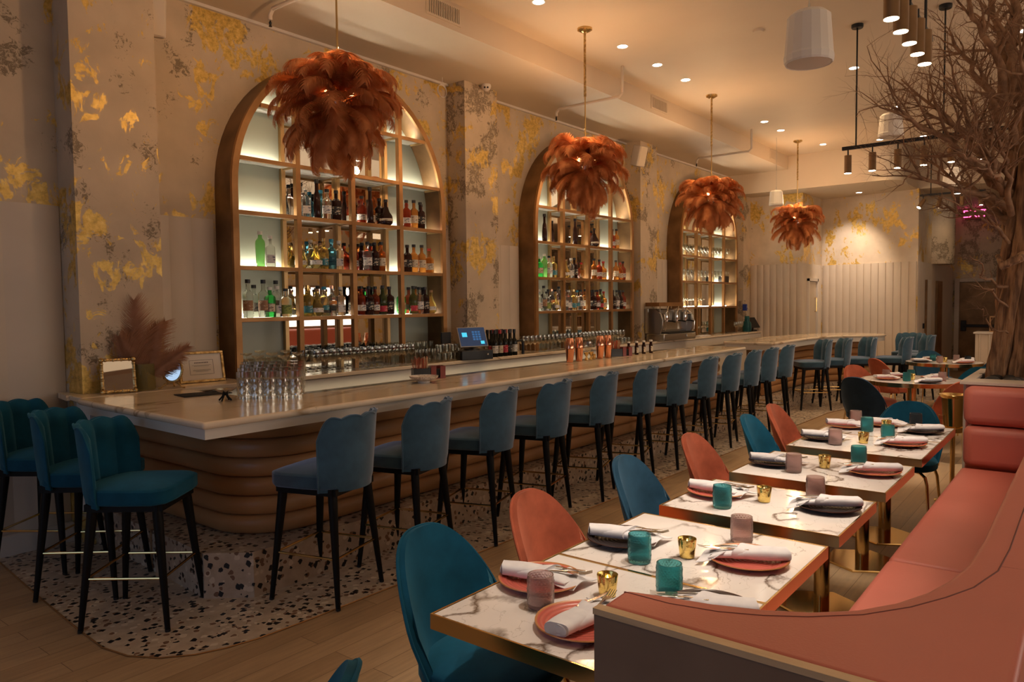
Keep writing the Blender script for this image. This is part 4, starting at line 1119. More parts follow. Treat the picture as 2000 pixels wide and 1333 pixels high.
rows(RG, 5.57, 5.90, (5.31, 5.40), .09, 'rocks glass, stacked second layer, by the register', 'rocks glasses in the second layer', z=CZ+.087)
rows(CP, 3.50, 3.92, (5.575, 5.68), .115, 'coupe in the lowest bay, nearest arch', 'coupe glasses in the lowest bay')
rows(FG, 4.05, 5.70, (5.57, 5.67), .09, 'flute glass in the lowest bays, nearest arch', 'flute glasses in the lowest bays')
rows(WG, 7.0, 8.35, (5.31, 5.40), .088, 'wine glass beside the wine bottles', 'wine glasses near the wine bottles')
rows(WG, 8.40, 9.30, (5.32, 5.42), .09, 'wine glass before the middle arch', 'wine glasses before the middle arch')
rows(HG, 7.75, 9.75, (5.60,), .088, 'highball glass in the middle arch', 'highball glasses in the middle arch')
rows(RG, 9.35, 9.62, (5.32, 5.42), .09, 'rocks glass at the middle arch', 'rocks glasses at the middle arch')
for z, pr, l in ((2.47, WG, 'upper'), (2.03, FG, 'middle'), (1.58, CP, 'lower')):
    zz = z+.001
    rows(pr, 11.75, 13.95 if z > 2 else 12.7, (5.60, 5.69), .15, 'stemmed glass on the %s shelf, farthest arch' % l, '%s shelf glasses of the farthest arch' % l, z=zz)
rows(CP, 11.9, 12.9, (5.62,), .12, 'coupe in the lowest bays, farthest arch', 'coupe glasses in the farthest arch')
rows(WG, 13.75, 14.1, (5.40,), .1, 'wine glass beside the teal vase', 'wine glasses at the counter end')
bx = box(-.12, .12, -.06, .06, 0, .12).build('storage_box', M['black_plastic'], bevel=.006); bx.location = (13.72, 5.63, 2.031); tag(bx, 'small black box on the right of the farthest arched cabinet', 'box')

# cut crystal mixing glasses at the near bar corner, with upturned stems on top
def make_crystal():
    mb = MB(); n = 48; rings = []
    for i in range(31):
        z = .175*i/30; ring = []
        for k in range(n):
            a = 2*PI*k/n; cut = .0022*abs(sin(6*a+z*60))+.0022*abs(sin(6*a-z*60)) if .02 < z < .13 else .001*abs(sin(12*a))
            r = .046-.004*(z/.175)*0+.003-cut; ring.append((r*cos(a), r*sin(a), z))
        rings.append(ring)
    for z, r in ((.175, .042), (.02, .040), (.018, .001)): rings.append([(r*cos(2*PI*k/n), r*sin(2*PI*k/n), z) for k in range(n)])
    mb.loft(rings); return Proto(mb.build('mixing_glass', M['crystal'], angle=25))
XG = make_crystal()
k = 0
for j, (yy, n, o_) in enumerate(((779, 5, 0), (769, 5, 8), (760, 5, 16), (752, 5, 22))):
    for i in range(n):
        x, y, _ = atz(478+o_*.3+i*25, yy-i*.6, 1.07)
        XG.put((x, y, CZ), rg_.uniform(0, 1), 'cut crystal mixing glass at the bar corner, %s from left in %s row' % (ordn[i], ['the front', 'the second', 'the third', 'the back'][j]), 'cut crystal glasses on the bar corner', 'glass')
        if j != 0 and i % 2 == (j % 2): CP.put((x, y, CZ+.176), 0, 'low coupe on the crystal glasses, above %s from left, %s row' % (ordn[i], ['front', 'second', 'third', 'back'][j]), 'coupes stacked on the crystal glasses', 'glass', (.85, .85, .55))
# ---------------------------------------------------------------- things on the near end of the bar
def frame_gilt(w, h, label, x, y, rz, tilt=.22, oval=False):
    t = thing('table_mirror', label, 'mirror', (x, y, CZ), rz)
    R = Matrix.Rotation(-tilt, 4, 'X')
    def tm(mb): mb.m = R; return mb
    if not oval:
        box_ = tm(MB()); z0 = .0
        for i in range(4): pass
        P = [(-w/2, .012), (w/2, .012), (w/2, h), (-w/2, h)]
        for k in range(4):
            a, b_ = P[k], P[(k+1) % 4]; box_.cyl((a[0], 0, a[1]), (b_[0], 0, b_[1]), .011, None, 8)
            for s in range(1, 8):
                c = (a[0]+(b_[0]-a[0])*s/8, -.004, a[1]+(b_[1]-a[1])*s/8); box_.ball(c, .009+.004*(s % 2), 8)
        for c in P: box_.ball((c[0], -.004, c[1]), .019, 8)
        box_.build('frame', M['gilt'], t)
        m2 = tm(MB()); m2.box(-w/2+.004, w/2-.004, -.003, .003, .014, h-.004); m2.build('mirror_glass', M['mirror'], t, smooth=False)
        m3 = MB(); m3.box(-.012, .012, .01, .016, 0, .14); o = m3.build('easel_leg', M['black_metal'], t)
        o.location = (0, .055, 0); o.rotation_euler = (.25, 0, 0)
    else:
        n = 36; cz = h*.56; mb = tm(MB())
        ring = [(w/2*cos(2*PI*i/n), 0, cz+h*.36*sin(2*PI*i/n)) for i in range(n)]
        mb.tube(ring, .009, 8, closed=True)
        for i in range(0, n, 2): mb.ball((ring[i][0]*1.08, -.002, cz+(ring[i][2]-cz)*1.06), .0075, 8)
        for k in range(7): mb.ball(((k-3)*.012, 0, cz+h*.40+.014*cos((k-3)*.5)), .011, 8)
        mb.build('frame', M['gilt'], t)
        f2 = MB()
        for s in (-1, 1): f2.tube([(s*.02, .01, h*.20), (s*.05, 0, h*.13), (s*.07, -.01, h*.03), (s*.092, -.015, .006)], [.008, .007, .006, .007], 8)
        f2.tube([(0, .03, h*.22), (0, .06, .01)], .006, 6); f2.build('feet', M['gilt'], t)
        m2 = tm(MB()); m2.loft([[(w/2*.97*cos(2*PI*i/n), yy, cz+h*.35*sin(2*PI*i/n)) for i in range(n)] for yy in (-.002, .002)]); m2.build('mirror_glass', M['mirror'], t, smooth=False)
    return t
def face(x, y): return math.atan2(-x, y)   # turn local -Y towards the camera
frame_gilt(.20, .235, 'rectangular gilt framed mirror leaning at the left end of the bar', 2.34, 5.33, face(2.34, 5.33)+.12)
frame_gilt(.135, .24, 'oval gilt mirror on feet beside the feather vase', 2.70, 5.30, face(2.70, 5.30)-.25, .12, True)
t = thing('picture_frame', 'gold framed certificate standing against the wall by the cabinet', 'picture frame', (3.07, 5.53, CZ), -.10)
R = Matrix.Rotation(-.2, 4, 'X')
mb = MB(); mb.m = R; w_, h_ = .36, .245
mb.box(-w_/2, w_/2, -.012, .012, 0, .02); mb.box(-w_/2, w_/2, -.012, .012, h_-.02, h_); mb.box(-w_/2, -w_/2+.02, -.012, .012, .02, h_-.02); mb.box(w_/2-.02, w_/2, -.012, .012, .02, h_-.02)
mb.build('frame', M['gilt'], t, bevel=.003)
mb = MB(); mb.m = R; mb.box(-w_/2+.02, w_/2-.02, -.002, .004, .02, h_-.02); mb.build('paper', mat('paper', (.78, .73, .68), .8), t, smooth=False)
ink = mat('ink', (.10, .08, .10), .8)
mb = MB(); mb.m = R
for a in ((-.095, .095, .062, .064), (-.095, .095, .176, .178), (-.095, -.093, .062, .178), (.093, .095, .062, .178)): mb.box(a[0], a[1], -.003, -.002, a[2], a[3])
for z, l in ((.135, .075), (.128, .06), (.098, .07), (.092, .07), (.085, .05)): mb.box(-l, l, -.003, -.002, z, z+.0016)
mb.lathe([(.001, 0), (.006, 0), (.006, .001), (.001, .001)], 12, (0, 0, 0)) if False else None
for k in range(9): mb.box(-.055+.0125*k, -.047+.0125*k, -.003, -.002, .152, .160)
mb.build('print', ink, t, smooth=False)
t = thing('feather_vase', 'round yellow glass vase holding brown ostrich feathers', 'vase', (2.54, 5.395, CZ))
MB().lathe([(.001, 0), (.075, 0), (.08, .005), (.08, .19), (.076, .19), (.076, .01), (.001, .008)], 32).build('vase', mat('yellow_glass', (.75, .62, .25), .08, Transmission_Weight=.8, IOR=1.2), t)

def plume(L, W, droop, nb, seed, curl=.5, lift=0):
    """an ostrich plume: quill from the origin along +X bending down, hundreds of soft barbs"""
    rnd = random.Random(seed); q = MB(); b = MB()
    N_ = 18; pts = []; x = z = 0; ang = lift
    for i in range(N_+1):
        pts.append(Vector((x, 0, z))); s = i/N_; x += L/N_*cos(ang); z += L/N_*sin(ang); ang -= droop*(s**1.3)*2.1/N_
    q.tube(pts, [.0028*(1-.8*i/N_) for i in range(N_+1)], 5)
    vs = []; fs = []
    for side in (-1, 1):
        for i in range(nb):
            s = .10+.90*(i+rnd.random()*.6)/nb; f = s*N_; k = min(N_-1, int(f)); p = pts[k].lerp(pts[k+1], f-k); t = (pts[k+1]-pts[k]).normalized(); up = Vector((-t.z, 0, t.x)); sd = Vector((0, side, 0))
            w_ = W*(sin(PI*min(1, s*.80+.13))**.5)*rnd.uniform(.70, 1.18)
            w_ = max(.012, w_); bw = .0040 if nb < 90 else .0029 if nb > 100 else .0034
            th = 0; d = (sd*.9+t*(.32+.9*s**3)).normalized(); cur = p+up*.001; base = len(vs); jt = rnd.uniform(-.15, .15)
            for m_ in range(5):
                ww = bw*(1-.20*m_)
                vs.append(tuple(cur-t*ww)); vs.append(tuple(cur+t*ww))
                if m_ < 4:
                    cur = cur+d*w_*.27
                    d = (d-up*(curl*(.35+.33*m_)+jt*.5)+t*.10+Vector((0, 0, -.12))).normalized()
            for m_ in range(4): fs.append((base+2*m_, base+2*m_+1, base+2*m_+3, base+2*m_+2))
    b.add(vs, fs); return q, b
def feather_obj(name, L, W, droop, nb, seed, m, curl=.5, lift=0):
    q, b = plume(L, W, droop, nb, seed, curl, lift)
    me_b = b; base = len(q.v); q.v += b.v; q.f += [tuple(i+base for i in f) for f in b.f]
    me = bpy.data.meshes.new(name); me.from_pydata(q.v, [], q.f); me.polygons.foreach_set('use_smooth', [True]*len(me.polygons)); me.materials.append(m)
    return me
vz = CZ+.16
VF = [((-.12, -.02, .99), .55, .15, 0.25), ((.22, -.10, .9), .44, .13, 1.0), ((.62, -.55, .62), .36, .09, .35), ((-.35, -.1, .75), .38, .12, 1.8), ((-.45, -.1, .6), .34, .12, 1.3), ((.1, -.15, .8), .38, .12, .5), ((.35, -.3, .35), .3, .10, 1.5)]
for k, (d, L, W, dr) in enumerate(VF):
    me = feather_obj('feather', L, W, dr, 130, 50+k, M['brown_feather'], .10)
    o = bpy.data.objects.new('feather', me); col.objects.link(o); o.parent = t
    dv = Vector(d).normalized(); xax = dv; side = Vector((.785, .62, 0)) if abs(dv.z) > .2 else Vector((0, 0, 1))
    # keep the vane turned to the room
    zax = (Vector((-.785, -.62, .25))-dv*Vector((-.785, -.62, .25)).dot(dv)).normalized(); yax = zax.cross(xax)
    o.matrix_local = Matrix(((xax.x, yax.x, zax.x, dv.x*.02), (xax.y, yax.y, zax.y, dv.y*.02), (xax.z, yax.z, zax.z, .10), (0, 0, 0, 1)))
MB().cyl((0, 0, .01), (.0, 0, .16), .03, .02, 8).build('stems', M['quill'], t)

mt = box(-.02, .30, -.10, .10, 0, .006).build('bar_mat', M['rubber'], bevel=.002); mt.location = (2.50, 4.78, CZ); mt.rotation_euler = (0, 0, -.15); tag(mt, 'black rubber bar mat lying flat behind the crystal glasses', 'mat')
t = thing('trinket_dish', 'small silver dish on a dark carved stand at the bar corner', 'dish', (2.53, 4.30, CZ))
MB().lathe([(.001, .052), (.02, .053), (.045, .062), (.062, .074), (.064, .077), (.060, .076), (.042, .067), (.001, .060)], 32).build('bowl', M['silver_dish'], t)
mb = MB()
for k in range(4): a = PI/2*k+.5; mb.tube([(.012*cos(a), .012*sin(a), .052), (.018*cos(a), .018*sin(a), .03), (.042*cos(a), .042*sin(a), .004)], [.006, .005, .006], 8)
mb.ball((0, 0, .05), .016, 10); mb.build('stand', M['black_wood'], t)
x, y, _ = atz(828, 748, 1.07)
t = thing('marble_bowl', 'shallow white marble bowl with low foot on the bar', 'bowl', (x, y, CZ))
MB().lathe([(.001, 0), (.045, 0), (.045, .014), (.07, .018), (.105, .038), (.112, .052), (.106, .053), (.098, .042), (.06, .028), (.001, .026)], 48).build('bowl', M['bowl_marble'], t)
# long rubber rail on the bar's inner edge
o = box(3.05, 9.3, 4.205, 4.33, 1.02, 1.052).build('bar_rail_mat', M['rubber'], bevel=.003); tag(o, 'long black rubber drip mat along the inner edge of the bar', 'mat')
o = box(3.06, 9.3, 4.21, 4.66, .88, 1.018).build('underbar_ledge', M['steel'], bevel=.003); tag(o, 'steel underbar ledge on the bartender side of the bar', 'counter')
def onbar(px, py):
    x, y, z = atz(px, py, 1.07); k = min(1, 4.14/y); return x*k, y*k, z
def caddy(x, y, label, z=CZ, rz=0):
    t = thing('bar_caddy', label, 'caddy', (x, y, z), rz)
    rd = mat('caddy_red', (.22, .03, .015), .35)
    mb = MB(); mb.box(-.14, 0, -.045, .045, 0, .004); mb.box(-.14, -.136, -.045, .045, 0, .085); mb.box(-.004, 0, -.045, .045, 0, .085); mb.box(-.136, -.004, -.045, -.041, 0, .085); mb.box(-.136, -.004, .041, .045, 0, .085); mb.build('tray', M['black_plastic'], t)
    mb = MB(); mb.box(.002, .12, -.05, .05, 0, .005); mb.box(.002, .008, -.05, .05, .005, .10); mb.box(.114, .12, -.05, .05, .005, .10); mb.box(.008, .114, .044, .05, .005, .10); mb.box(.008, .045, -.05, -.044, .005, .10); mb.box(.077, .114, -.05, -.044, .005, .10); mb.build('napkin_holder', rd, t)
    box(.012, .11, -.04, .04, .006, .075).build('paper_napkins', M['rubber'], t)
    rnd = random.Random(int(x*100)); mb = MB()
    for k in range(34):
        bx_, by_ = rnd.uniform(-.125, -.02), rnd.uniform(-.03, .03); mb.cyl((bx_, by_, .006), (bx_+rnd.uniform(-.012, .012)+(bx_+.07)*.25, by_+rnd.uniform(-.012, .012), rnd.uniform(.15, .18)), .0028, None, 5)
    tag(mb.build('straws', mat('straw_red', (.5, .12, .05), .5), t), kind='stuff')
    mb = MB()
    for k in range(12):
        bx_, by_ = rnd.uniform(-.05, -.015), rnd.uniform(-.03, .03); mb.cyl((bx_, by_, .006), (bx_+rnd.uniform(-.006, .01), by_+rnd.uniform(-.008, .008), rnd.uniform(.16, .18)), .0025, None, 5)
    tag(mb.build('wooden_picks', M['pale_wood'], t), kind='stuff')
x, y, _ = atz(848, 742, 1.07); caddy(x+.05, y+.10, 'red and black caddy of straws and napkins behind the marble bowl', rz=-.55)
x, y, _ = onbar(1212, 694); caddy(x, y, 'dark caddy of straws right of the copper shakers', rz=-.5)
cp = [(1113, 701), (1131, 703), (1172, 696), (1187, 698)]
def make_shaker():
    t = thing('cocktail_shaker', 'x', 'shaker')
    MB().lathe([(.001, 0), (.031, 0), (.033, .004), (.045, .17), (.0465, .172), (.0465, .176), (.036, .30), (.033, .305), (.001, .306)], 32).build('body', M['copper'], t)
    MB().lathe([(.0455, .168), (.0475, .17), (.0475, .178), (.0455, .18)], 32, cap=False).build('rim', M['copper'], t)
    return Proto(t)
SK = make_shaker(); nm = ['leftmost copper cocktail shaker on the bar', 'copper cocktail shaker, second from the left', 'copper cocktail shaker, third from the left beside brass strainers', 'rightmost copper cocktail shaker on the bar']
for (px, py), l in zip(cp, nm):
    x, y, _ = onbar(px, py); SK.put((x, y, CZ), 0, l, 'copper shakers', None, (1, 1, .80))
x, y, _ = onbar(1152, 699)
t = thing('brass_strainers', 'pile of brass strainers and jiggers between the copper shakers', 'bar tools', (x, y, CZ))
for k in range(4):
    mb = MB(); c = (-.07+.045*k, .02*(k % 2), .0)
    mb.lathe([(.02, 0), (.022, .002), (.004, .035), (.027, .08), (.025, .08), (.003, .037), (.018, .003)], 20, c, cap=False); mb.build('jigger', M['brass'], t)
mb = MB()
for k in range(14): mb.tube([(.05+.018*cos(j*.8+k), -.02+.018*sin(j*.8+k), .008+.004*k) for j in range(9)], .0018, 5)
mb.build('strainer_coil', M['brass'], t)
cg = WG.put((onbar(1150, 690)[0]-.2, 4.02, CZ), 0, 'single stemmed glass standing behind the brass strainers', 'glass by the strainers', 'glass')
# small bitters bottles near the far straws
bi = bottle(.15, .022, g_dark, k_wht, l_cream, lab=(.15, .55)); bl = [(1228, 690), (1236, 688), (1243, 688), (1250, 686), (1257, 687), (1264, 685), (1271, 684)]
for k, (px, py) in enumerate(bl):
    x, y, _ = onbar(px, py); bi.put((x, y-(.05 if k % 2 else 0), CZ), 0, 'small dark bitters bottle, %s from left, near the far end of the bar' % ordn[k], 'bitters bottles on the bar', 'bottle')
# register
t = thing('cash_register', 'black touch screen register on a cash drawer on the back counter', 'cash register', (6.02, 5.30, CZ), .0)
t.rotation_euler = (0, 0, -.35)
box(-.19, .19, -.13, .14, .0, .10).build('cash_drawer', M['black_plastic'], t, bevel=.006)
MB().cyl((.12, -.130, .055), (.12, -.138, .055), .011, None, 16).build('lock', M['chrome'], t)
MB().lathe([(.001, .1), (.09, .1), (.09, .112), (.03, .13), (.025, .17), (.001, .17)], 24).build('stand', M['black_plastic'], t)
mb = MB(); mb.m = Matrix.Translation((-.02, -.05, .24))@Matrix.Rotation(-.42, 4, 'X'); mb.box(-.17, .17, -.008, .014, -.115, .115); s_ = mb.build('screen_housing', M['steel'], t, bevel=.004)
mb = MB(); mb.m = Matrix.Translation((-.02, -.05, .24))@Matrix.Rotation(-.42, 4, 'X'); mb.box(-.16, .16, -.010, -.008, -.105, .105); scr = mb.build('screen', emit('screen_navy', (.008, .02, .045), 1.0), t, smooth=False)
mb = MB(); mb.m = Matrix.Translation((-.02, -.05, .24))@Matrix.Rotation(-.42, 4, 'X'); mb.box(-.125, -.065, -.0115, -.010, .0, .05); mb.box(.085, .13, -.0115, -.010, -.085, -.05)
mb.build('screen_buttons', emit('screen_cyan', (.06, .55, .75), .8), t, smooth=False)
mb = MB(); mb.m = Matrix.Translation((-.02, -.05, .24))@Matrix.Rotation(-.42, 4, 'X')
for i in range(3):
    for j in range(4): mb.box(.0+.036*i, .026+.036*i, -.0115, -.010, -.04+.028*j, -.02+.028*j)
mb.build('screen_keys', emit('screen_blue', (.02, .10, .24), .8), t, smooth=False)
o = box(-.07, .07, -.01, .01, 0, .12).build('card_display', M['black_plastic'], bevel=.004); o.location = (5.72, 5.40, CZ+.18); tag(o, 'small black square display standing left of the register screen', 'display')
# wine bottles right of the register
wl_ = [bottle(.30, .037, g_wine, c, l, neck=.36, capw=.9, lab=(.14, .42)) for c, l in ((k_blk, l_white), (k_red, l_cream), (k_blk, l_pink), (k_blk, l_black))]
wn = ['white', 'cream', 'red', 'black']; kk = 0
for r_, (yy, n) in enumerate(((5.29, 5), (5.37, 5), (5.45, 4))):
    for i in range(n):
        kk += 1; v = (i+r_*2) % 4
        wl_[v].put((6.40+.088*i+.03*r_, yy, CZ), -.6, 'dark wine bottle with %s label, %s in the %s row by the register' % (wn[v], ordn[i], ['front', 'middle', 'back'][r_]), 'wine bottles beside the register', 'bottle')
o = MB().tube([(0, 0, 0), (0, 0, .14), (-.03, .0, .165), (-.10, 0, .16)], [.018, .018, .014, .01], 10).build('wine_opener', M['black_plastic']); o.location = (6.93, 5.30, CZ); tag(o, 'dark lever corkscrew standing right of the wine bottles', 'opener')
# espresso machine
t = thing('espresso_machine', 'chrome espresso machine with steam wands and cup rack on the back counter', 'espresso machine', (10.78, 5.31, CZ), -.05); t.scale = (1.25, .80, 1.0)
box(-.40, .42, -.23, .16, .0, .11).build('base', M['steel'], t, bevel=.012)
box(-.40, .42, -.04, .16, .11, .49).build('body', M['steel'], t, bevel=.02)
box(-.36, .38, -.055, -.041, .16, .30).build('front_plate', M['chrome'], t, bevel=.004)
pr_ = [(-.16, .11), (-.21, .20), (-.22, .32), (-.17, .42), (-.06, .49), (.17, .50), (.17, .11)]
for xx in (-.40, .38):
    mb = MB(); mb.loft([[(xx, yv+.02, zv) for yv, zv in pr_], [(xx+.03, yv+.02, zv) for yv, zv in pr_]]); mb.build('side_panel', M['steel'], t, bevel=.006)
rk = MB(); rk.box(-.44, .16, -.16, .14, .53, .545); rk.box(-.44, .16, -.16, -.15, .545, .59); rk.box(-.44, .16, .13, .14, .545, .59); rk.box(-.44, -.43, -.15, .13, .545, .59); rk.build('cup_rack', M['bronze'], t)
mb = MB()
for xx in (-.4, .18):
    for yy in (-.14, .12): mb.cyl((xx, yy, .44), (xx, yy, .54), .008, None, 8)
mb.build('rack_post', M['chrome'], t)
for xx in (-.18, .08, .30):
    g = MB(); g.lathe([(.001, .32), (.038, .32), (.04, .33), (.036, .40), (.03, .44), (.001, .44)], 20, (xx, -.10, 0)); g.lathe([(.001, .29), (.035, .29), (.036, .32), (.001, .32)], 20, (xx, -.10, 0)); gg = g.build('group_head', M['chrome'], t)
    MB().tube([(xx, -.13, .305), (xx, -.20, .30), (xx, -.28, .29)], [.012, .011, .015], 10).build('portafilter_handle', M['black_plastic'], gg)
    MB().cyl((xx, -.10, .44), (xx, -.14, .56), .012, .009, 10).build('lever', M['chrome'], gg)
for s in (-1, 1): MB().tube([(s*.33, -.08, .42), (s*.36, -.20, .40), (s*.37, -.24, .28), (s*.37, -.23, .16)], .008, 8).build('steam_wand', M['chrome'], t)
mb = MB(); mb.box(-.30, .40, -.24, -.02, .112, .125); mb.build('drip_tray', M['black_metal'], t)
box(.16, .40, -.245, -.232, .03, .09).build('control_panel', M['chrome'], t, bevel=.003)
o = box(-.22, .22, -.07, .07, 0, .012).build('folded_towels', M['linen'], bevel=.004); o.location = (12.1, 5.35, CZ); tag(o, 'flat folded white towels right of the espresso machine', 'towel')
t = thing('teal_vase', 'teal glass bottle vase at the right end of the back counter', 'vase', (14.28, 5.38, CZ))
MB().lathe([(.001, 0), (.075, 0), (.082, .01), (.085, .15), (.07, .19), (.045, .21), (.045, .30), (.052, .305), (.046, .305), (.04, .30), (.04, .21), (.078, .15), (.075, .012), (.001, .01)], 28).build('vase', M['teal_glass'], t)
t = thing('order_terminal', 'tilted black tablet terminal at the far end of the counter', 'tablet', (14.55, 5.36, CZ), -.3)
box(-.06, .06, -.05, .07, 0, .03).build('base', M['black_plastic'], t, bevel=.004)
mb = MB(); mb.m = Matrix.Translation((0, 0, .17))@Matrix.Rotation(-.6, 4, 'X'); mb.box(-.13, .13, -.01, .01, -.12, .12); mb.build('tablet', M['black_plastic'], t, bevel=.006)
box(-.02, .02, 0, .03, .03, .15).build('stand', M['black_plastic'], t)
t = thing('tap_handle', 'small blue and white dispenser fixed beside the farthest cabinet', 'dispenser', (14.36, 5.44, 1.45))
box(-.02, .02, -.03, .055, .03, .16).build('body', mat('tap_blue', (.03, .06, .3), .3), t, bevel=.006)
MB().tube([(0, -.03, .1), (0, -.06, .06), (0, -.06, -.02)], .008, 8).build('nozzle', M['chrome'], t)
# host stand with small wooden cabinet
hx, hy, _ = atz(1905, 649, 1.07)
t = thing('host_stand', 'white fluted host stand behind the tree near the exit door', 'counter', (hx, hy, 0))
MB().prism([(0, 0), (.0, -1.3), (.5, -1.3), (.5, 0)][::-1], 0, 1.04).build('body', M['flute_paint'], t, smooth=False)
box(-.03, .53, -1.33, .03, 1.04, 1.07).build('top', M['white_paint'], t, bevel=.004)
mb = MB()
for k in range(9): mb.cyl((-.0, -.07-.145*k, .0), (0, -.07-.145*k, 1.04), .02, None, 8)
mb.build('fluting', M['flute_paint'], t)
t = thing('wooden_rack', 'small wooden box rack standing on top of the host stand', 'rack', (hx+.1, hy-.42, 1.071))
w0 = MB(); w0.box(0, .25, -.22, .22, 0, .02); w0.box(0, .25, -.22, .22, .26, .28); w0.box(0, .25, -.22, -.2, .02, .26); w0.box(0, .25, .2, .22, .02, .26); w0.build('case', M['mid_wood'], t)
w0 = MB()
for k in range(4): w0.box(.005, .24, -.13+.085*k, -.12+.085*k, .02, .26)
w0.build('divider', M['mid_wood'], t)

# ---------------------------------------------------------------- feather chandeliers
FM = [feather_obj('feather', L, W, dr, 180, 10+i, M['rust_feather'], cu, lf) for i, (L, W, dr, lf, cu) in enumerate([(.50, .135, 2.7, .80, .55), (.46, .14, 3.0, .85, .55), (.54, .13, 1.1, .15, .42), (.47, .14, 3.3, .9, .55), (.48, .135, 1.9, .5, .52), (.50, .125, 1.0, .15, .40)])]
def chandelier(x, y, zt, label, seed, blabel):
    t = thing('feather_chandelier', label, 'pendant lamp', (x, y, 0), 0, 'feather chandeliers over the bar')
    hub = 3.03
    MB().lathe([(.001, zt), (.075, zt), (.072, zt-.018), (.03, zt-.04), (.001, zt-.04)], 28).build('canopy', M['brass'], t)
    MB().cyl((0, 0, zt-.04), (0, 0, 3.70), .012, None, 10).build('chain', M['gilt'], t)
    MB().cyl((0, 0, 3.70), (0, 0, hub), .007, None, 10).build('rod', M['brass'], t)
    MB().lathe([(.001, hub+.12), (.06, hub+.11), (.075, hub+.06), (.05, hub), (.06, hub-.08), (.03, hub-.16), (.001, hub-.17)], 20).build('hub', M['chrome'], t)
    b = MB(); b.ball((.05, -.06, hub+.06), .030, 12); b.ball((-.07, .02, hub+.06), .030, 12); b.build('bulb', emit('bulb_%d' % seed, (1, .55, .2), 14), t)
    rnd = random.Random(seed); n = 0
    # tiers: (count, elevation of the root direction, hub height, mesh choice)
    for cnt, el, hz, ms, ph, sc in [(5, .62, .03, (1, 3), 0, .72), (9, .34, .04, (3, 1), .5, .62), (11, .14, .03, (0, 1, 3), .3, .95), (13, -.06, .01, (1, 0, 4), .0, .97), (13, -.28, -.02, (4, 4, 0), .25, .93), (13, -.52, -.04, (4, 2), .1, .84), (12, -.82, -.06, (2, 5), .3, .78), (9, -1.10, -.07, (5, 2), .0, .74), (4, -1.4, -.08, (5, 2), .0, .76)]:
        for k in range(cnt):
            az = 2*PI*(k+ph)/cnt+rnd.uniform(-.13, .13); e = el+rnd.uniform(-.13, .13)
            o = bpy.data.objects.new('feather', FM[rnd.choice(ms)]); col.objects.link(o); o.parent = t
            s = sc*rnd.uniform(.82, 1.12)
            o.matrix_local = Matrix.Translation((.03*cos(az), .03*sin(az), hub+hz))@Matrix.Rotation(az, 4, 'Z')@Matrix.Rotation(-e+(.35 if el < -.4 else 0)*0, 4, 'Y')@Matrix.Rotation(rnd.uniform(-.55, .55), 4, 'X')@Matrix.Scale(s, 4)
    point('chandelier_bulb', (x+.02, y-.05, hub+.16), 11, (1, .50, .2), .05)
    point('chandelier_bulb', (x, y, hub+.36), 18.0, (1, .6, .3), .05)
chandelier(3.25, 4.02, 4.365, 'rust ostrich feather chandelier nearest the camera', 1, '')
chandelier(6.31, 4.02, 4.365, 'rust ostrich feather chandelier, second from the left', 2, '')
chandelier(9.38, 4.02, 4.365, 'rust ostrich feather chandelier, third from the left', 3, '')
chandelier(12.95, 4.02, 4.365, 'rust ostrich feather chandelier farthest away, smallest in view', 4, '')

# ---------------------------------------------------------------- ceiling fittings
glow = emit('downlight_glow', (1, .88, .72), 12)
def downlight(x, y, z, label, power=22, size=86, col_=WARM):
    t = thing('downlight', label, 'ceiling light', (x, y, z), 0, 'recessed downlights')
    MB().lathe([(.052, -.001), (.064, -.004), (.064, 0), (.052, 0)], 28, cap=False).build('trim_ring', M['white_paint'], t)
    MB().lathe([(.001, -.003), (.05, -.003), (.05, -.001), (.001, -.001)], 24).build('lens', glow, t)
    if power: spot('downlight_beam', (x, y, z-.02), (x, y, 0), power*1.35, size, .9, col_, .045)
DL = [(3.9, 3.99), (5.5, 3.99), (7.0, 3.99), (7.79, 3.99), (8.53, 3.99), (11.26, 3.99), (12.0, 3.99), (13.55, 3.78)]
DN = ['first in the row over the bar, beyond the frame', 'at the top edge of the picture, over the bar', 'right of the second chandelier rod, over the bar', 'third bright one in the row over the bar', 'fourth bright one in the row over the bar', 'left of the two beyond the third chandelier', 'right of the two beyond the third chandelier', 'close to the lowered ceiling edge, above the last chandelier']
for (x, y), l in zip(DL[1:], DN[1:]): downlight(x, y, 4.365, 'round recessed downlight '+l, 26)
for (x, y), l in zip([(9.38, 2.28), (11.63, 2.28), (13.8, 2.93), (14.0, 2.31) , (9.22, .64)], ['beside the black track rod', 'above the second hanging speaker', 'just above the black track bar', 'behind the right end of the black track bar', 'hidden among the branches at the right edge']):
    downlight(x, y, 4.365, 'round recessed downlight '+l, 22)
downlight(15.5, 3.65, 3.74, 'round recessed downlight in the lowered ceiling before the gold leaf wall', 34, 75)
downlight(17.0, 2.2, 3.74, 'round recessed downlight in the lowered ceiling near the exit sign', 6)
# extra lamps of the same rows that lie outside the picture
for x, y in ((1.2, 3.99), (2.6, 3.99), (4.0, 3.99), (3.0, 2.3), (.5, 2.3)): spot('downlight_beam', (x, y, 4.33), (x, y, 0), 8, 84, .9, WARM, .045)
for x in (-.6,): spot('downlight_beam', (x, .6, 4.33), (x+.9, .5, 0), 26, 84, .9, WARM, .045)  # unseen lamp added to brighten the booth's wood panel
for x in (2.5, 5, 7.5, 10, 12.5): spot('downlight_beam', (x, -1.7, 4.33), (x, -2.0, 0), 26, 95, .9, WARM, .045)  # unseen lamps added so the opposite wall shows lit in the mirrors
# wall washers on the gold leaf wall
spot('wall_washer', (14.75, 4.0, 3.70), (15.95, 3.9, 2.3), 85, 62, .8, (1, .82, .68), .04)
spot('wall_washer', (14.4, 2.85, 4.30), (14.2, 2.9, 3.2), 5, 70, .8, (1, .78, .55), .03)

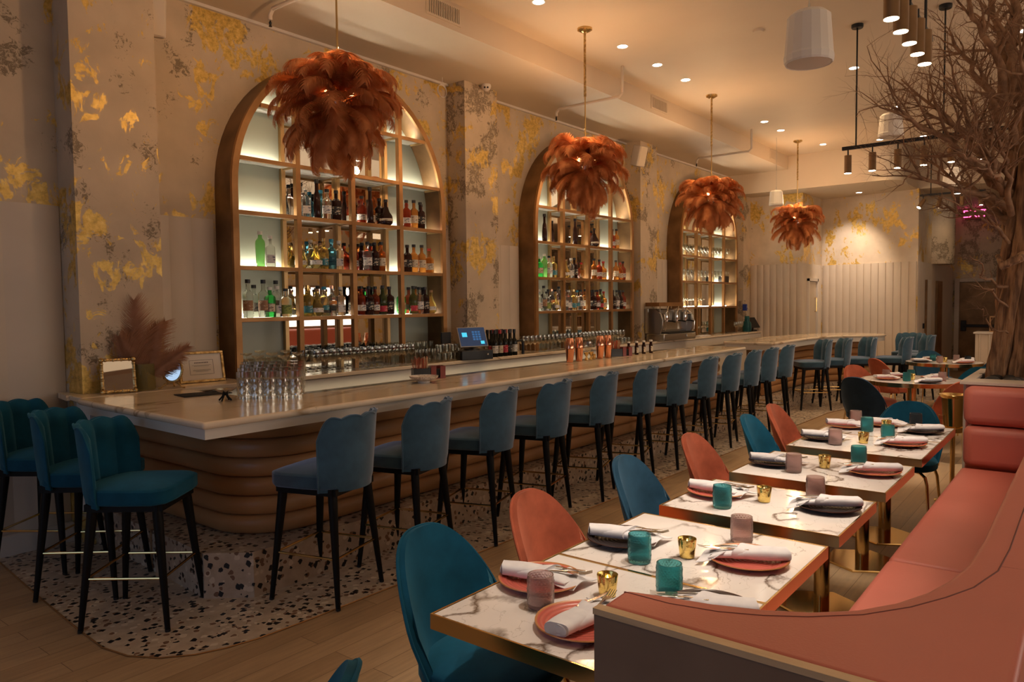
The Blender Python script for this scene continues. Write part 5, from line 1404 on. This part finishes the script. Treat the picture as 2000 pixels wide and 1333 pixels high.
head_glow = emit('track_lens', (1, .84, .58), 22)
def track(x0, y0, x1, y1, z, rods, heads, label, hl, group, aim, power, axis):
    t = thing('track_rail', label, 'track light', (0, 0, 0))
    L = math.hypot(x1-x0, y1-y0)
    mb = MB(); mb.box(min(x0, x1)-(.0 if axis == 'x' else .016), max(x0, x1)+(.0 if axis == 'x' else .016), min(y0, y1)-(.016 if axis == 'x' else 0), max(y0, y1)+(.016 if axis == 'x' else 0), z-.012, z+.022); mb.build('rail', M['black_metal'], t, bevel=.002)
    zc = 4.365 if x0 < 14 else 3.74
    for (rx, ry) in rods:
        r_ = MB().cyl((rx, ry, z+.02), (rx, ry, zc-.02), .008, None, 10).build('rod', M['black_metal'], t)
        MB().lathe([(.001, -.035), (.05, -.035), (.055, -.025), (.055, 0), (.001, 0)], 24, (rx, ry, zc)).build('canopy', M['black_metal'], r_)
    for k, (hx_, hy_, ax, ay) in enumerate(heads):
        h = thing('track_spotlight', hl % ordn[k], 'track light', (hx_, hy_, z-.012), 0, group)
        tx, ty, tz_ = (hx_+ax, hy_+ay, 0)
        d = Vector((ax, ay, -1)).normalized() if ax or ay else Vector((0, 0, -1))
        MB().cyl((0, 0, 0), (0, 0, -.055), .007, None, 8).build('stem', M['black_metal'], h)
        c0 = Vector((0, 0, -.055)); c1 = c0+d*.175 if abs(d.z) > .99 else Vector((0, 0, -.09))+d*.14; c0 = c0 if abs(d.z) > .99 else Vector((0, 0, -.09))-d*.04
        MB().cyl(c0, c1, .034, None, 28).build('housing', M['bronze_dark'], h)
        MB().cyl(c1+d*.0005, c1+d*.002, .0315, None, 24).build('lens', head_glow, h)
        if power: 
            wl = Vector((hx_, hy_, z-.012))+c1+d*.03; spot('track_beam', wl, wl+d+Vector((aim[0]+(.22*k if axis == 'x' else 0), aim[1], 0)), power, 50, .75, (1, .84, .66), .03)
H1 = [(3.77+.2075*k, .76, 0, 0) for k in range(5)]
track(1.4, .80, 5.0, .80, 3.177, [(4.85, .80), (2.4, .8)], H1, 'black track rail above the tables at the top right, lengthwise', 'brass cylinder spotlight, %s from the near end of the upper track', 'spotlights on the upper track', (-.28, .26), 48, 'x')
for p in ((2.0, .8), (2.6, .8), (3.2, .8)): spot('track_beam', (p[0], p[1], 2.93), (p[0]-.05, 1.35, 0), 46, 48, .75, (1, .84, .66), .03)
H2 = [(7.95, 1.978-.2245*k, 0, 0) for k in range(6)]
track(7.95, 2.033, 7.95, .60, 3.17, [(7.95, 1.905), (7.95, 1.15)], H2, 'black crosswise track rail on two rods, left of the tree branches', 'brass cylinder spotlight, %s from the left on the crosswise track', 'spotlights on the crosswise track', (.15, .1), 22, 'y')
spot('table_fill_beam', (5.2, .9, 4.3), (5.2, 1.2, .7), 50, 34, .8, (1, .76, .52), .03)  # unseen spots added to brighten the far square and round tables
spot('table_fill_beam', (9.4, 1.3, 4.3), (9.4, 1.65, .7), 50, 34, .8, (1, .80, .6), .03)
spot('table_fill_beam', (12.3, 1.4, 4.3), (12.3, 1.7, .7), 45, 34, .8, (1, .80, .6), .03)
x3 = 14.9
y3a, y3b = atx(1797, 383, x3)[1], atx(1925, 371, x3)[1]; z3 = atx(1830, 380, x3)[2]
H3 = [(x3, atx(1803, 385, x3)[1], -.6, .5), (x3, atx(1836, 383, x3)[1], .7, .3), (x3, atx(1879, 376, x3)[1], 0, 0), (x3, atx(1916, 373, x3)[1], 0, 0)]
track(x3, y3a, x3, y3b, z3, [], H3, 'short black track rail in front of the exit sign', 'small brass spotlight, %s from the left on the farthest track', 'spotlights on the farthest track', (0, 0), 5, 'y')
rod3 = MB().cyl((x3, atx(1818, 380, x3)[1], z3+.02), (x3, atx(1818, 380, x3)[1], 4.365), .008, None, 8); ro = rod3.build('rod', M['black_metal'], bpy.data.objects['track_rail.002'])
spot('column_wash', (x3+.2, 2.1, z3-.15), (17.3, 2.3, 2.9), 14, 30, .6, (1, .8, .6), .03)

def speaker(x, y, ztop, h, r0, r1, zc, label, m='white_paint'):
    t = thing('hanging_speaker', label, 'speaker', (x, y, 0), 0, 'white hanging speakers'); n = 16
    mb = MB(); mb.lathe([(.001, ztop), (r0*.75, ztop-.004), (r0, ztop-.03), (r0*.97+.03*r1, ztop-.05), (r1*.99, ztop-h*.82), (r1*1.02, ztop-h*.86), (r1, ztop-h+.01), (r1*.95, ztop-h), (r1*.9, ztop-h+.006), (.001, ztop-h+.006)], n)
    mb.build('housing', M[m], t, angle=10)
    MB().lathe([(.001, ztop-h+.002), (r1*.88, ztop-h+.002), (r1*.88, ztop-h+.005), (.001, ztop-h+.005)], 32).build('grille', M['warm_trim'], t)
    cb_ = MB(); cb_.cyl((0, 0, ztop-.005), (0, 0, zc), .0025, None, 6); cb_.tube([(-.03, 0, ztop-.01), (0, 0, ztop+.07), (.03, 0, ztop-.01)], .0025, 5); cb_.build('cable', M['steel'], t)
def spk(px, pyt, pyb, w, label, zc, depth=None, x=None, y=None):
    c = ray(px, (pyt+pyb)/2); D = .27*F_PX/w if depth is None else depth
    p = c*(D/c.dot(_f)) if True else None
    zt_ = EYE+(ray(px, pyt)*(D/c.dot(_f))).z; zb_ = EYE+(ray(px, pyb)*(D/c.dot(_f))).z
    speaker(p.x, p.y, zt_, zt_-zb_, w/F_PX*D*.44, w/F_PX*D*.5, zc, label)
spk(1580, 24, 124, 92, 'large white hanging speaker at the top right of the picture', 4.365)
spk(1740, 222, 268, 46, 'grey white hanging speaker just above the crosswise track rail', 4.365)
spk(1516, 372, 402, 27, 'small bright white hanging speaker left of the farthest chandelier', 4.365, 12.3)
spk(1859, 328, 366, 33, 'pale hanging speaker behind the tree branches near the exit', 4.365)
def wallspk(x, y, z, rz, label, s=1):
    t = thing('wall_speaker', label, 'speaker', (x, y, z), rz, 'wall mounted speakers'); t.scale = (s, s, s)
    mb = MB(); mb.m = Matrix.Rotation(.25, 4, 'X'); mb.box(-.09, .09, -.12, .02, -.15, .15); mb.build('cabinet', M['warm_trim'], t, bevel=.015, seg=3)
    mb = MB(); mb.m = Matrix.Rotation(.25, 4, 'X'); mb.box(-.078, .078, -.127, -.12, -.138, .138); mb.build('grille', M['ceiling_paint'], t, bevel=.004)
    MB().cyl((0, .0, 0), (0, .09, 0), .02, None, 10).build('bracket', M['steel'], t)
p = aty(325, 15, 5.40); wallspk(p[0], 5.64, p[2], -.3, 'white wall speaker at the top left corner on the plaster wall')
p = aty(1245, 301, 5.38); wallspk(p[0], 5.40, p[2]-.02, -.15, 'white wall speaker on the column between middle and farthest arches')
def vent(x0, x1, z0, z1, label):
    t = thing('air_vent', label, 'vent', ((x0+x1)/2, 4.585, (z0+z1)/2), 0, 'air vents in the soffit'); w2, h2 = (x1-x0)/2, (z1-z0)/2
    mb = MB(); mb.box(-w2, w2, -.008, 0, h2-.02, h2); mb.box(-w2, w2, -.008, 0, -h2, -h2+.02); mb.box(-w2, -w2+.02, -.008, 0, -h2+.02, h2-.02); mb.box(w2-.02, w2, -.008, 0, -h2+.02, h2-.02); mb.build('frame', M['ceiling_paint'], t)
    box(-w2+.02, w2-.02, -.002, 0, -h2+.02, h2-.02).build('backing', M['rubber'], t)
    n = int((x1-x0-.04)/.022); mb = MB()
    for k in range(n): mb.box(-w2+.025+k*.022, -w2+.036+k*.022, -.007, -.002, -h2+.02, h2-.02)
    mb.build('slats', M['ceiling_paint'], t)
vent(4.67, 5.11, 4.17, 4.34, 'white slatted air vent in the soffit at the top, nearest the camera'); vent(8.77, 9.23, 4.175, 4.345, 'white slatted air vent in the soffit between second and third chandeliers'); vent(13.22, 13.66, 4.175, 4.345, 'small looking air vent in the soffit behind the white hanging speaker')
def pipe(x, label):
    t = thing('sprinkler_pipe', label, 'pipe', (x, 0, 0), 0, 'sprinkler pipes over the bar')
    MB().tube([(0, 4.32, 4.365), (0, 4.32, 4.07), (0, 4.36, 4.03), (0, 5.20, 4.03), (0, 5.24, 3.99), (0, 5.24, 3.95)], .017, 10).build('pipe', M['warm_trim'], t)
    MB().lathe([(.001, 0), (.014, 0), (.008, .012), (.012, .03), (.001, .05)], 12, (0, 5.24, 3.90)).build('sprinkler_head', M['black_metal'], t)
pipe(7.57, 'white sprinkler pipe crossing behind the second chandelier rod'); pipe(11.62, 'white sprinkler pipe crossing behind the third chandelier rod')
pp = aty(527, 5, 5.24)
t = thing('sprinkler_pipe', 'short white sprinkler drop at the top left edge of the picture', 'pipe', (pp[0], 0, 0), 0, 'sprinkler pipes over the bar')
MB().tube([(0.0, 4.32, 4.365), (0, 4.32, 4.07), (0, 4.36, 4.03), (0, 5.20, 4.03), (0, 5.24, 3.99), (0, 5.24, 3.95)], .017, 10).build('pipe', M['warm_trim'], t)
MB().lathe([(.001, 0), (.014, 0), (.008, .012), (.012, .03), (.001, .05)], 12, (0, 5.24, 3.90)).build('sprinkler_head', M['black_metal'], t)
o = MB().lathe([(.001, -.025), (.045, -.02), (.055, 0), (.001, 0)], 24).build('smoke_detector', M['ceiling_paint']); o.location = (7.46, 2.71, 4.365); tag(o, 'flat round smoke detector on the open ceiling', 'smoke detector')
def camera_(x, y, z, label):
    t = thing('security_camera', label, 'camera', (x, y, z), 0, 'white security cameras')
    MB().lathe([(.001, .03), (.05, .03), (.055, .01), (.045, -.02), (.02, -.04), (.001, -.042)], 20).build('housing', M['white_paint'], t)
    e = MB(); d = Vector((-.62, .785, 0))
    for s in (-1, 1): e.ball((-.785*.045+d.x*.017*s, -.62*.045+d.y*.017*s, -.012), .011, 8)
    e.build('lens', M['black_plastic'], t)
p = aty(950, 184, 5.42); camera_(p[0], 5.42, 4.12-.031, 'white security camera on top of the column right of the nearest arch')
p = atx(1476, 396, 14.66); camera_(14.66, p[1], 3.95, 'small white security camera high in the far left corner')
p = aty(893, 190, 5.46)
o = MB(); 
for k in range(4): o.tube([(.065*cos(2*PI*i/28)*(1+.03*k), .004*k, .07*sin(2*PI*i/28)*(1-.04*k)) for i in range(28)], .003, 5, closed=True)
o.cyl((0, 0, .07), (0, 0, .145), .003, None, 5); o = o.build('cable_coil', M['white_paint']); o.location = (p[0]-.08, 5.60, 3.97); tag(o, 'coil of white cable hanging in the wall corner above the register', 'cable')
# exit sign
p = atx(1905, 407, 19.9)
t = thing('exit_sign', 'glowing red EXIT sign high above the far door', 'exit sign', (19.9, p[1], 3.605))
box(.0, .05, -.20, .20, -.13, .13).build('housing', mat('exit_back', (.20, .08, .06), .5), t, bevel=.006)
text('EXIT', .24, (-.004, 0, -.005), (PI/2, 0, -PI/2), emit('exit_pink', (1, .10, .28), 2.5), 'lettering', t, .004)
point('exit_glow', (19.6, p[1], 3.5), .25, (1, .1, .2), .05)
